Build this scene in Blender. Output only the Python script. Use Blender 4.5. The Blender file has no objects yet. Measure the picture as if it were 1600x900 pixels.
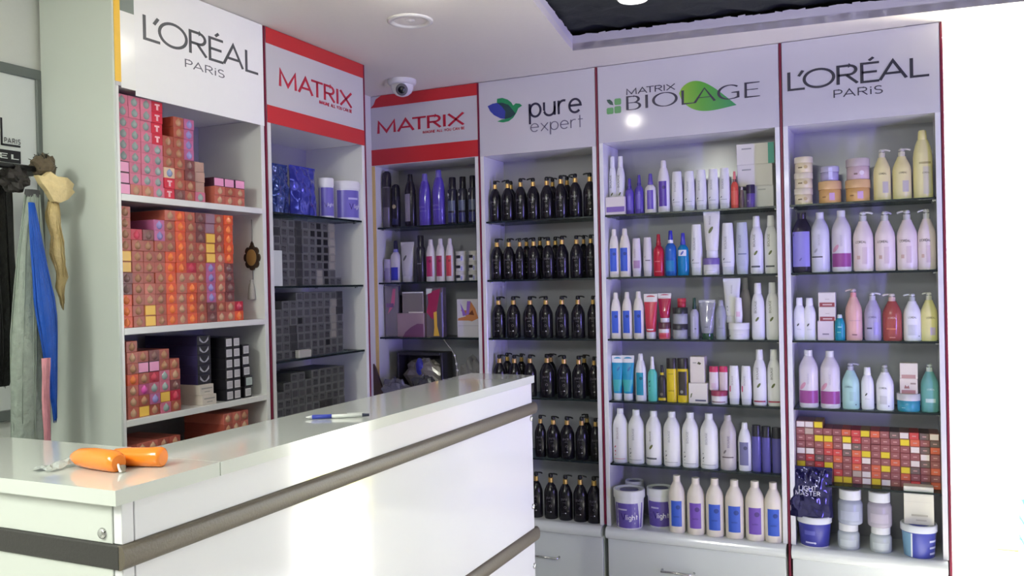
import bpy, math, random
from mathutils import Matrix, Vector
S = bpy.context.scene
COL = S.collection
PI = math.pi
random.seed(7)

# ------------------------------------------------------------ camera
F, YAW, PITCH, ROLL = 1325.78, .426575, -.00510135, -.0215750
CAM = Vector((0, 0, 1.5))
def _axes():
    cy, sy, cp, sp = math.cos(YAW), math.sin(YAW), math.cos(PITCH), math.sin(PITCH)
    fw = Vector((-sy*cp, cy*cp, sp)); r = Vector((cy, sy, 0)); u = r.cross(fw)
    cr, sr = math.cos(ROLL), math.sin(ROLL)
    return r*cr + u*sr, u*cr - r*sr, fw
AR, AU, AF = _axes()
cam = bpy.data.cameras.new('camera'); camo = bpy.data.objects.new('camera', cam); COL.objects.link(camo)
cam.sensor_width = 36; cam.lens = F*36/1600; cam.clip_start = .02
camo.matrix_world = Matrix(((AR.x, AU.x, -AF.x, CAM.x), (AR.y, AU.y, -AF.y, CAM.y), (AR.z, AU.z, -AF.z, CAM.z), (0, 0, 0, 1)))
S.camera = camo
def at(x, y, ax, v):
    """the point of the plane ax = v that stands at photograph pixel x, y"""
    d = AR*((x-800)/F) + AU*((450-y)/F) + AF
    i = 'xyz'.index(ax)
    return CAM + d*((v-CAM[i])/d[i])

# ------------------------------------------------------------ world, lights, exposure
S.view_settings.view_transform = 'Standard'; S.view_settings.look = 'None'
S.view_settings.exposure = 0.55; S.view_settings.gamma = 1; S.view_settings.use_curve_mapping = False
S.cycles.use_denoising = True
S.cycles.max_bounces = 8; S.cycles.diffuse_bounces = 4; S.cycles.glossy_bounces = 4
S.cycles.transparent_max_bounces = 24; S.cycles.sample_clamp_indirect = 6
W = bpy.data.worlds.new('daylight'); S.world = W; W.use_nodes = True
bg = W.node_tree.nodes['Background']; bg.inputs[0].default_value = (.93, .97, 1, 1); bg.inputs[1].default_value = 19.0
def light(name, kind, loc, energy, color, size=None, aim=None, portal=False):
    l = bpy.data.lights.new(name, kind); o = bpy.data.objects.new(name, l); COL.objects.link(o)
    o.location = loc; l.energy = energy; l.color = color
    if kind == 'AREA':
        l.shape = 'RECTANGLE'; l.size, l.size_y = size
        if portal: l.cycles.is_portal = True
    if aim is not None: o.rotation_euler = (Vector(aim)-Vector(loc)).to_track_quat('-Z', 'Y').to_euler()
    return o
light('door_portal', 'AREA', (.495, 3.70, 1.2), 1, (1, 1, 1), (.65, 2.4), (.495, 0, 1.2), True)
sun = light('sun', 'SUN', (3, 8, 6), 18.0, (1, .96, .9), aim=(1.6, 4.2, 0)); sun.data.angle = .02
light('violet_fill_light', 'AREA', (1.35, 1.9, 1.05), 6.5, (.28, .22, 1), (.07, 1.2), (-1.2, 3.5, 1.9)).data.spread = math.radians(78)  # added unseen violet fill for the shaded cabinet interiors, not a real tube
light('fluorescent_light', 'AREA', (-1.4, -.1, 2.38), 42, (.95, 1, .90), (.3, 1.2), (-1.35, .3, 0))
light('fluorescent_light', 'AREA', (-.7, -1.0, 2.38), 15, (.95, 1, .91), (1.2, .3), (-.7, 0, 0))
light('fluorescent_light', 'AREA', (-.2, 1.5, 2.43), 3, (.94, 1, .92), (1.2, .3), (-.1, 1.2, 0))

# ------------------------------------------------------------ materials
def lin(c):
    return tuple(((v/255)/12.92 if v <= 10.3 else ((v/255+.055)/1.055)**2.4) for v in c) + (1,)
MATS = {}
def mat(c, rough=.4, metal=0, vary=0, coat=0, bump=0, bscale=40, trans=0, emit=0, ior=1.45, noise=0):
    k = (c, rough, metal, vary, coat, bump, bscale, trans, emit, noise)
    if k in MATS: return MATS[k]
    m = bpy.data.materials.new('m_%d_%d_%d' % c); m.use_nodes = True
    nt = m.node_tree; b = nt.nodes['Principled BSDF']; N = nt.nodes.new; L = nt.links.new
    b.inputs['Base Color'].default_value = lin(c); b.inputs['Roughness'].default_value = rough
    b.inputs['Metallic'].default_value = metal; b.inputs['Coat Weight'].default_value = coat; b.inputs['IOR'].default_value = ior
    b.inputs['Coat Roughness'].default_value = .06
    if trans: b.inputs['Transmission Weight'].default_value = trans
    if emit:
        b.inputs['Emission Color'].default_value = lin(c); b.inputs['Emission Strength'].default_value = emit
    if vary:
        oi = N('ShaderNodeObjectInfo'); mr = N('ShaderNodeMapRange'); mr.inputs[3].default_value = 1-vary; mr.inputs[4].default_value = 1+vary
        hs = N('ShaderNodeHueSaturation'); hs.inputs['Color'].default_value = lin(c)
        L(oi.outputs['Random'], mr.inputs[0]); L(mr.outputs[0], hs.inputs['Value']); L(hs.outputs[0], b.inputs['Base Color'])
    if bump or noise:
        tc = N('ShaderNodeTexCoord'); nz = N('ShaderNodeTexNoise'); nz.inputs['Scale'].default_value = bscale; nz.inputs['Detail'].default_value = 4
        L(tc.outputs['Object'], nz.inputs['Vector'])
        if bump:
            bp = N('ShaderNodeBump'); bp.inputs['Strength'].default_value = bump; bp.inputs['Distance'].default_value = .01
            L(nz.outputs[0], bp.inputs['Height']); L(bp.outputs[0], b.inputs['Normal'])
        if noise:
            mr = N('ShaderNodeMapRange'); mr.inputs[3].default_value = 1-noise; mr.inputs[4].default_value = 1+noise
            hs = N('ShaderNodeHueSaturation'); hs.inputs['Color'].default_value = lin(c)
            L(nz.outputs[0], mr.inputs[0]); L(mr.outputs[0], hs.inputs['Value']); L(hs.outputs[0], b.inputs['Base Color'])
    MATS[k] = m
    return m
def thin_glass(name, tint, gloss=.35, rough=.02):
    m = bpy.data.materials.new(name); m.use_nodes = True
    nt = m.node_tree; nt.nodes.clear(); N = nt.nodes.new; L = nt.links.new
    o = N('ShaderNodeOutputMaterial'); mx = N('ShaderNodeMixShader'); t = N('ShaderNodeBsdfTransparent'); g = N('ShaderNodeBsdfGlossy')
    lw = N('ShaderNodeFresnel'); lw.inputs[0].default_value = 1.45; mu = N('ShaderNodeMath'); mu.operation = 'MULTIPLY_ADD'
    mu.inputs[1].default_value = gloss; mu.inputs[2].default_value = .03
    t.inputs[0].default_value = lin(tint); g.inputs['Roughness'].default_value = rough; g.inputs[0].default_value = (.9, .95, .93, 1)
    L(lw.outputs[0], mu.inputs[0]); L(mu.outputs[0], mx.inputs[0]); L(t.outputs[0], mx.inputs[1]); L(g.outputs[0], mx.inputs[2]); L(mx.outputs[0], o.inputs[0])
    return m
WHITE = mat((228, 228, 226), .22, coat=.3, noise=.015, bscale=6)
WHITE_SIDE = mat((205, 211, 204), .35, noise=.03, bscale=3)
HEADER = mat((203, 201, 204), .12, noise=.012, bscale=5)
MAROON = mat((120, 22, 52), .35, noise=.05, bscale=30)
RED = mat((200, 50, 54), .3, noise=.02, bscale=10)
COUNTER = mat((226, 226, 230), .09, coat=.4, noise=.01, bscale=4)
COUNTERTOP = mat((206, 210, 204), .10, coat=.5, noise=.02, bscale=5)
TRIM = mat((100, 92, 80), .42, 0, bump=.12, bscale=220, noise=.06)
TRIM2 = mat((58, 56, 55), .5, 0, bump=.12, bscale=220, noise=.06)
CHROME = mat((215, 215, 215), .18, 1, noise=.02)
BLACKINK = mat((34, 32, 40), .35, noise=.03)
INKRED = mat((190, 40, 62), .35, noise=.03)
GLASS = thin_glass('shelf_glass', (214, 226, 222), .5)
GEDGE = mat((22, 32, 34), .2, noise=.05)
FILM = mat((226, 232, 228), .25, trans=.55)

# ------------------------------------------------------------ mesh building
class MB:
    def __init__(s): s.v, s.f, s.m, s.sm = [], [], [], []
    def add(s, vs, fs, mi=0, smooth=False):
        o = len(s.v); s.v += [tuple(v) for v in vs]
        for f in fs:
            s.f.append(tuple(i+o for i in f)); s.m.append(mi); s.sm.append(smooth)
        return s
    def box(s, x0, y0, z0, x1, y1, z1, mi=0):
        vs = [(x, y, z) for z in (z0, z1) for y in (y0, y1) for x in (x0, x1)]
        return s.add(vs, [(0, 2, 3, 1), (4, 5, 7, 6), (0, 1, 5, 4), (2, 6, 7, 3), (0, 4, 6, 2), (1, 3, 7, 5)], mi)
    def cbox(s, x0, y0, z0, x1, y1, z1, c=.001, mi=0):
        c = min(c, (x1-x0)*.45, (y1-y0)*.45, (z1-z0)*.45)
        lo, hi = (x0, y0, z0), (x1, y1, z1); vs = []; idx = {}
        for sx in (0, 1):
            for sy in (0, 1):
                for sz in (0, 1):
                    sg = (sx, sy, sz)
                    for ax in range(3):
                        p = []
                        for k in range(3):
                            e = hi[k] if sg[k] else lo[k]
                            p.append(e if k == ax else e + (-c if sg[k] else c))
                        idx[(sx, sy, sz, ax)] = len(vs); vs.append(tuple(p))
        fs = []
        for ax in range(3):
            a, b = (ax+1) % 3, (ax+2) % 3
            for sd in (0, 1):
                q = []
                for (i, j) in ((0, 0), (1, 0), (1, 1), (0, 1)):
                    g = [0, 0, 0]; g[ax] = sd; g[a] = i; g[b] = j; q.append(idx[(*g, ax)])
                fs.append(tuple(q if sd else q[::-1]))
        for ax in range(3):
            a, b = (ax+1) % 3, (ax+2) % 3
            for i in (0, 1):
                for j in (0, 1):
                    g0 = [0, 0, 0]; g0[a] = i; g0[b] = j; g1 = list(g0); g1[ax] = 1
                    q = [idx[(*g0, a)], idx[(*g1, a)], idx[(*g1, b)], idx[(*g0, b)]]
                    fs.append(tuple(q if (i ^ j) else q[::-1]))
        for sx in (0, 1):
            for sy in (0, 1):
                for sz in (0, 1):
                    q = [idx[(sx, sy, sz, k)] for k in range(3)]
                    fs.append(tuple(q if (sx+sy+sz) % 2 else q[::-1]))
        return s.add(vs, fs, mi)
    def lathe(s, prof, sy=1, seg=24, cx=0, cy=0, mi=0, caps=True, smooth=True):
        """prof: list of (r, z) or (rx, ry, z)"""
        vs, fs = [], []
        for p in prof:
            rx, ry, z = p if len(p) == 3 else (p[0], p[0]*sy, p[1])
            for k in range(seg):
                a = 2*PI*k/seg
                vs.append((cx+rx*math.sin(a), cy-ry*math.cos(a), z))
        n = len(prof)
        for i in range(n-1):
            for k in range(seg):
                k2 = (k+1) % seg
                fs.append((i*seg+k, i*seg+k2, (i+1)*seg+k2, (i+1)*seg+k))
        s.add(vs, fs, mi, smooth)
        if caps:
            s.add(vs[:seg], [tuple(range(seg))[::-1]], mi); s.add(vs[-seg:], [tuple(range(seg))], mi)
        return s
    def tube(s, pts, r, seg=8, mi=0, taper=None, caps=True):
        pts = [Vector(p) for p in pts]; n = len(pts); vs, fs = [], []
        up = Vector((0, 0, 1)); prev = None
        for i, p in enumerate(pts):
            t = (pts[min(i+1, n-1)]-pts[max(i-1, 0)]).normalized()
            a = prev if prev is not None else (up if abs(t.z) < .9 else Vector((1, 0, 0)))
            x = (a - t*a.dot(t)).normalized(); prev = x; y = t.cross(x)
            rr = r if taper is None else r*taper(i/(n-1))
            for k in range(seg):
                an = 2*PI*k/seg
                vs.append(p + x*(rr*math.cos(an)) + y*(rr*math.sin(an)))
        for i in range(n-1):
            for k in range(seg):
                k2 = (k+1) % seg
                fs.append((i*seg+k, i*seg+k2, (i+1)*seg+k2, (i+1)*seg+k))
        if caps: fs += [tuple(range(seg))[::-1], tuple(range((n-1)*seg, n*seg))]
        return s.add(vs, fs, mi, True)
    def prism(s, poly, z0, z1, mi=0):
        n = len(poly); vs = [(x, y, z0) for x, y in poly]+[(x, y, z1) for x, y in poly]
        return s.add(vs, [tuple(range(n))[::-1], tuple(range(n, 2*n))]+[(i, (i+1) % n, n+(i+1) % n, n+i) for i in range(n)], mi)
    def prism_y(s, poly, y0, y1, mi=0):
        """outline in (x, z), front at y0 looking to -y"""
        n = len(poly); vs = [(x, y0, z) for x, z in poly]+[(x, y1, z) for x, z in poly]
        return s.add(vs, [tuple(range(n)), tuple(range(n, 2*n))[::-1]]+[((i+1) % n, i, n+i, n+(i+1) % n) for i in range(n)], mi)
    def mesh(s, name):
        me = bpy.data.meshes.new(name); me.from_pydata(s.v, [], s.f)
        me.polygons.foreach_set('material_index', s.m); me.polygons.foreach_set('use_smooth', s.sm)
        me.update(); return me
def obj(name, me, mats, parent=None, loc=(0, 0, 0), rz=0, rot=None):
    if isinstance(me, MB): me = me.mesh(name)
    mats = mats if isinstance(mats, (list, tuple)) else [mats]
    o = bpy.data.objects.new(name, me); COL.objects.link(o)
    while len(me.materials) < len(mats): me.materials.append(mats[len(me.materials)])
    for i, m in enumerate(mats):
        if me.materials[i] != m:
            o.material_slots[i].link = 'OBJECT'; o.material_slots[i].material = m
    o.location = loc; o.rotation_euler = rot or (0, 0, rz)
    if parent: o.parent = parent
    return o
def empty(name, loc=(0, 0, 0), rz=0):
    o = bpy.data.objects.new(name, None); COL.objects.link(o); o.location = loc; o.rotation_euler = (0, 0, rz); o.empty_display_size = .05
    return o
def tag(o, label, cat, group=None):
    o['label'] = label; o['category'] = cat
    if group: o['group'] = group
    return o
def struct(name, mb, m, **k):
    o = obj(name, mb, m, **k); o['kind'] = 'structure'; return o

# ------------------------------------------------------------ stroke lettering
def arc(cx, cy, rx, ry, a0, a1, n=12):
    return [(cx+rx*math.cos(math.radians(a0+(a1-a0)*i/n)), cy+ry*math.sin(math.radians(a0+(a1-a0)*i/n))) for i in range(n+1)]
G = {
 'A': (.92, [[(0, 0), (.46, 1), (.92, 0)], [(.2, .33), (.72, .33)]]),
 'B': (.62, [[(0, 0), (0, 1), (.3, 1)]+arc(.3, .76, .26, .24, 90, -90)+[(0, .52)], [(.3, .52)]+arc(.32, .26, .3, .26, 90, -90)+[(0, 0)]]),
 'C': (.8, [arc(.5, .5, .5, .5, 45, 315, 20)]),
 'D': (.78, [[(0, 0), (0, 1), (.3, 1)]+arc(.3, .5, .48, .5, 90, -90, 16)+[(0, 0)]]),
 'E': (.62, [[(.62, 1), (0, 1), (0, 0), (.62, 0)], [(0, .52), (.54, .52)]]),
 'F': (.6, [[(.6, 1), (0, 1), (0, 0)], [(0, .5), (.5, .5)]]),
 'G': (.92, [arc(.5, .5, .5, .5, 45, 270, 20)+[(.72, .04), (.88, .1), (.88, .46), (.58, .46)]]),
 'H': (.75, [[(0, 0), (0, 1)], [(.75, 0), (.75, 1)], [(0, .5), (.75, .5)]]),
 'I': (.06, [[(.03, 0), (.03, 1)]]),
 'K': (.7, [[(0, 0), (0, 1)], [(.66, 1), (0, .42)], [(.22, .6), (.7, 0)]]),
 'L': (.6, [[(0, 1), (0, 0), (.6, 0)]]),
 'M': (1.0, [[(0, 0), (.03, 1), (.5, .12), (.97, 1), (1.0, 0)]]),
 'N': (.8, [[(0, 0), (0, 1), (.8, 0), (.8, 1)]]),
 'O': (1.1, [arc(.55, .5, .55, .5, 90, 450, 32)]),
 'P': (.62, [[(0, 0), (0, 1), (.34, 1)]+arc(.34, .74, .28, .26, 90, -90)+[(0, .48)]]),
 'R': (.7, [[(0, 0), (0, 1), (.38, 1)]+arc(.38, .75, .27, .25, 90, -90)+[(0, .5)], [(.3, .5), (.7, 0)]]),
 'S': (.62, [arc(.31, .75, .27, .25, 30, 270, 12)+arc(.31, .25, .29, .25, 90, -150, 12)[1:]]),
 'T': (.8, [[(0, 1), (.8, 1)], [(.4, 1), (.4, 0)]]),
 'U': (.75, [[(0, 1), (0, .35)]+arc(.375, .35, .375, .35, 180, 360, 14)+[(.75, 1)]]),
 'V': (.85, [[(0, 1), (.42, 0), (.85, 1)]]),
 'W': (1.2, [[(0, 1), (.3, 0), (.6, 1), (.9, 0), (1.2, 1)]]),
 'X': (.85, [[(0, 0), (.85, 1)], [(0, 1), (.85, 0)]]),
 'Y': (.8, [[(0, 1), (.4, .45), (.8, 1)], [(.4, .45), (.4, 0)]]),
 "'": (.2, [[(.2, 1.02), (.03, .72)]]),
 '`': (.0, []),
 'p': (.5, [[(0, -.32), (0, .62)], arc(.27, .31, .25, .3, 90, 450, 24)]),
 'u': (.5, [[(0, .62), (0, .25)]+arc(.25, .25, .25, .25, 180, 360, 12)+[(.5, .62)], [(.5, .4), (.5, 0)]]),
 'r': (.3, [[(0, 0), (0, .62)], [(0, .35)]+arc(.24, .36, .24, .25, 180, 70, 8)]),
 'e': (.54, [[(.02, .33), (.53, .33)]+arc(.27, .31, .26, .3, 5, 318, 22)]),
 'x': (.48, [[(0, 0), (.48, .6)], [(0, .6), (.48, 0)]]),
 't': (.3, [[(.13, .9), (.13, 0)], [(0, .6), (.32, .6)]]),
 'l': (.05, [[(0, 0), (0, 1)]]),
 'i': (.06, [[(.03, 0), (.03, .7)], [(.03, .86), (.03, 1)]]),
 'g': (.5, [arc(.25, .31, .25, .3, 90, 450, 20), [(.5, .62), (.5, -.1)]+arc(.25, -.1, .25, .2, 0, -150, 8)]),
 'h': (.48, [[(0, 0), (0, 1)], [(0, .36)]+arc(.24, .36, .24, .25, 180, 0, 10)+[(.48, 0)]]),
 'n': (.48, [[(0, 0), (0, .62)], [(0, .36)]+arc(.24, .36, .24, .25, 180, 0, 10)+[(.48, 0)]]),
 'o': (.54, [arc(.27, .31, .26, .3, 90, 450, 22)]),
 ' ': (.4, []),
}
G['\u00c9'] = (.62, G['E'][1]+[[(.26, 1.14), (.42, 1.3)]])
KERN = {'AT': -.26, '\u00c9A': -.14, "L'": -.42, "'O": -.12, 'TR': -.06, 'LA': -.34, 'AG': -.12, 'AL': .02, 'PA': -.12}
def ribbons(text, thick=.1, gap=.22, contrast=0):
    """quads in letter units (cap height 1) and the width"""
    x = 0; quads = []
    for ci, ch in enumerate(text):
        w, strokes = G[ch]
        for st in strokes:
            n = len(st); closed = n > 3 and math.hypot(st[0][0]-st[-1][0], st[0][1]-st[-1][1]) < 1e-6
            P = st[:-1] if closed else st; n = len(P); Ls, Rs = [], []
            for i, p in enumerate(P):
                a = P[i-1] if (i > 0 or closed) else None
                b = P[(i+1) % n] if (i < n-1 or closed) else None
                ds = []
                for u, v in ((a, p), (p, b)):
                    if u is None or v is None: continue
                    d = (v[0]-u[0], v[1]-u[1]); h = math.hypot(*d) or 1; ds.append((d[0]/h, d[1]/h))
                tx, ty = sum(d[0] for d in ds), sum(d[1] for d in ds); h = math.hypot(tx, ty)
                if h < .2: tx, ty = ds[0]; h = 1
                tx, ty = tx/h, ty/h
                cosv = max(.45, abs(tx*ds[0][0]+ty*ds[0][1]))
                th = thick*(1-contrast*(1-abs(ds[0][1] if len(ds) == 1 else ty)))/cosv/2
                Ls.append((x+p[0]-ty*th, p[1]+tx*th)); Rs.append((x+p[0]+ty*th, p[1]-tx*th))
            m = n if closed else n-1
            for i in range(m):
                j = (i+1) % n
                quads.append((Ls[i], Rs[i], Rs[j], Ls[j]))
        x += w+gap
        if ci+1 < len(text): x += KERN.get(text[ci:ci+2], 0)
    return quads, x-gap
def flat_text(mb, text, x0, z0, width, h, y, thick=.1, gap=.22, contrast=0, mi=0, depth=.0012):
    q, w = ribbons(text, thick, gap, contrast); sx = width/w
    for Q in q:
        p = [(x0+u*sx, z0+v*h) for u, v in Q]
        vs = [(a, y, b) for a, b in p]+[(a, y+depth, b) for a, b in p]
        fs = [(3, 2, 1, 0)] + [(i, (i+1) % 4, 4+(i+1) % 4, 4+i) for i in range(4)]
        fs[0] = (0, 1, 2, 3)
        mb.add(vs, fs, mi)
    return mb

# ------------------------------------------------------------ the room
WX, BY = -2.262, 3.63
fl = struct('floor', MB().box(-2.4, -2.6, -.05, 2.6, 3.66, 0), mat((206, 204, 198), .18, noise=.05, bscale=7))
struct('wall_left', MB().box(WX-.08, -2.6, 0, WX, 3.7, 2.62), mat((222, 224, 218), .6, bump=.03, bscale=120, noise=.02))
struct('wall_back', MB().box(WX-.08, BY, 0, .168, BY+.08, 2.62), mat((215, 212, 214), .6, bump=.03, bscale=120))
struct('wall_back', MB().box(.168, BY, 2.43, 2.6, BY+.08, 2.62).box(.82, BY, 0, 2.6, BY+.08, 2.43), mat((222, 222, 220), .6, bump=.03, bscale=120))
struct('wall_right', MB().box(2.5, -2.6, 0, 2.58, 3.7, 2.62), mat((220, 218, 212), .6, bump=.03, bscale=120))
struct('wall_front', MB().box(-2.4, -2.68, 0, 2.6, -2.6, 2.62), mat((214, 212, 206), .6, bump=.03, bscale=120))
# soffit with the slanted recess
rc = Vector((-1.136, 3.119)); eb = Vector((1.535, .167)).normalized(); el = Vector((.092, -.626)).normalized()
rb = rc+eb*3.9; rl = rc+el*5.9
sof = MB()
sof.prism([(WX, -2.6), (rl.x, -2.6), (rc.x, rc.y), (rc.x, BY), (WX, BY)], 2.402, 2.43)
sof.prism([(rc.x, rc.y), (2.6, rc.y+(2.6-rc.x)*eb.y/eb.x), (2.6, BY), (rc.x, BY)], 2.402, 2.43)
CEIL = mat((222, 216, 208), .7, bump=.05, bscale=60, noise=.02)
struct('ceiling', sof, CEIL)
edge = MB()          # upright edge of the recess with a torn upper rim
def torn(a, b, n, th):
    d = (b-a); nrm = Vector((-d.y, d.x)).normalized()*th
    for i in range(n):
        p, q = a+d*(i/n), a+d*((i+1)/n)
        z1, z2 = 2.462+random.uniform(-.004, .004), 2.462+random.uniform(-.004, .004)
        if random.random() < .05: z1 += .006
        v = [(p.x, p.y, 2.402), (q.x, q.y, 2.402), (q.x, q.y, z2), (p.x, p.y, z1)]
        w = [(x+nrm.x, y+nrm.y, z) for x, y, z in v]
        edge.add(v+w, [(0, 1, 2, 3), (7, 6, 5, 4), (3, 2, 6, 7)])
torn(rc, rb, 150, .012); torn(rl, rc, 160, .012)
struct('trim_1', edge, mat((214, 210, 212), .7, bump=.06, bscale=90))
rec = MB(); nx, ny = 110, 150
pts = []
for j in range(ny+1):
    for i in range(nx+1):
        x = -2.0+4.6*i/nx; y = -2.6+6.2*j/ny
        pts.append((x, y, 2.485+.007*math.sin(x*41+2.3*math.sin(y*17))+.006*math.sin(y*53+2*math.sin(x*19))+random.uniform(-.002, .002)))
rec.add(pts, [(j*(nx+1)+i, (j+1)*(nx+1)+i, (j+1)*(nx+1)+i+1, j*(nx+1)+i+1) for j in range(ny) for i in range(nx)], 0, True)
rec.box(-2.3, -2.6, 2.52, 2.6, 3.66, 2.56)
struct('ceiling', rec, mat((44, 48, 47), .8, bump=.3, bscale=25, noise=.25))
# doorway to the street, right of the shelving
dr = empty('door_1', (.168, BY, 0)); dr['kind'] = 'structure'
DF = mat((225, 225, 222), .35, noise=.02)
d = MB(); d.cbox(.0, .0, 0, .006, .09, 2.40, .001); obj('jamb', d, DF, dr)
d = MB(); d.cbox(.612, -.02, 0, .652, .09, 2.40, .004); obj('jamb', d, DF, dr)
d = MB(); d.cbox(.006, .03, 2.385, .612, .09, 2.402, .002); obj('head_rail', d, DF, dr)
struct('pavement', MB().box(-6, BY+.08, -.14, 14, 20, -.02), mat((205, 200, 188), .8, noise=.1, bscale=2))
kb = obj('kerb', MB().cbox(.46, 5.32, -.02, 6, 5.5, .05, .01), mat((234, 226, 96), .6, noise=.08, bscale=6)); tag(kb, 'yellow painted kerb outside the bright doorway', 'kerb')
kb = obj('painted_line', MB().cbox(.1, 4.72, -.02, 6, 4.98, -.012, .002), mat((228, 216, 40), .6, noise=.08, bscale=6)); tag(kb, 'yellow line painted on the pavement just outside the doorway', 'line')
cr = empty('crate', (.775, 5.16, -.02)); tag(cr, 'teal plastic crate standing outside the bright doorway', 'crate')
c = MB()
for z in (0, .11, .22): c.cbox(-.2, -.15, z, .2, -.14, z+.08, .004).cbox(-.2, .14, z, .2, .15, z+.08, .004).cbox(-.2, -.14, z, -.19, .14, z+.08, .004).cbox(.19, -.14, z, .2, .14, z+.08, .004)
for sx in (-1, 1):
    for sy in (-1, 1): c.cbox(sx*.19-.012, sy*.14-.012, 0, sx*.19+.012, sy*.14+.012, .3, .003)
obj('slatted_side', c, mat((60, 200, 190), .5, noise=.04), cr)
obj('base', MB().cbox(-.19, -.14, .003, .19, .14, .015, .003), mat((50, 180, 170), .5), cr)

# ceiling lamps
def downlight(x, y, label, on=0):
    t = empty('downlight', (x, y, 2.402)); tag(t, label, 'downlight')
    m = MB(); m.lathe([(.078, 0), (.078, -.004), (.07, -.007), (.058, -.006), (.054, .012), (.05, .024)], seg=32, caps=False); obj('rim', m, mat((214, 212, 208), .3), t)
    m = MB(); m.lathe([(.052, .0), (.05, .01), (.036, .02), (.034, .0265)], seg=32, caps=False).lathe([(.001, .0262), (.036, .0264)], seg=24, caps=False); obj('reflector', m, mat((120, 118, 112), .3, .6), t)
    m = MB(); m.lathe([(.004, -.030), (.018, -.026), (.028, -.014), (.03, 0), (.026, .012), (.02, .024)] if on else [(.004, -.004), (.016, -.001), (.024, .006), (.026, .012), (.02, .024)], seg=20)
    obj('bulb', m, mat((255, 250, 238), .3, emit=on) if on else mat((236, 232, 226), .25), t)
downlight(-1.493, 2.496, 'recessed round downlight in the white soffit near the dome camera')
downlight(-1.32, 2.22, 'lit recessed downlight in the soffit, nearer the counter', 90)
downlight(-1.16, .98, 'lit recessed downlight in the soffit above the counter return', 90)
for (x, y, lb) in ((-.81, 2.84, 'round white disc lamp on the dark crumpled ceiling by the shelving'), (-.246, .44, 'round white disc lamp on the dark ceiling above the camera')):
    t = empty('disc_lamp', (x, y, 2.476)); tag(t, lb, 'lamp')
    m = MB(); m.lathe([(.058, .014), (.06, 0), (.056, -.006)], seg=32); obj('housing', m, mat((225, 225, 222), .4), t)
    m = MB(); m.lathe([(.052, -.006), (.05, -.0105), (.03, -.0135), (.004, -.0145)], seg=32); obj('diffuser', m, mat((245, 245, 240), .5, emit=1.0) if y > 2 else mat((255, 252, 245), .5, emit=60), t)
# dome camera
t = empty('dome_camera', (-1.962, 3.20, 2.402)); tag(t, 'white dome security camera on the ceiling in the corner', 'security camera')
m = MB(); m.lathe([(.062, 0), (.062, -.012), (.058, -.02), (.05, -.024)], seg=32); obj('base', m, mat((215, 213, 216), .3), t)
m = MB(); m.lathe([(.05, -.024), (.048, -.04), (.04, -.055), (.026, -.066), (.012, -.071), (.002, -.072)], seg=28); obj('dome', m, mat((226, 224, 228), .22), t)
m = MB(); m.lathe([(.026, .022), (.026, .028), (.022, .03), (.004, .031)], seg=24); hous = obj('lens_ring', m, mat((95, 92, 100), .3), t)
hous.location = (.012, -.021, -.043); hous.rotation_euler = Vector((.45, -.85, -.35)).to_track_quat('Z', 'Y').to_euler()
m = MB(); m.lathe([(.016, .0315), (.012, .034), (.003, .036)], seg=20); l = obj('lens', m, mat((28, 28, 34), .08), t); l.location = hous.location; l.rotation_euler = hous.rotation_euler

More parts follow.
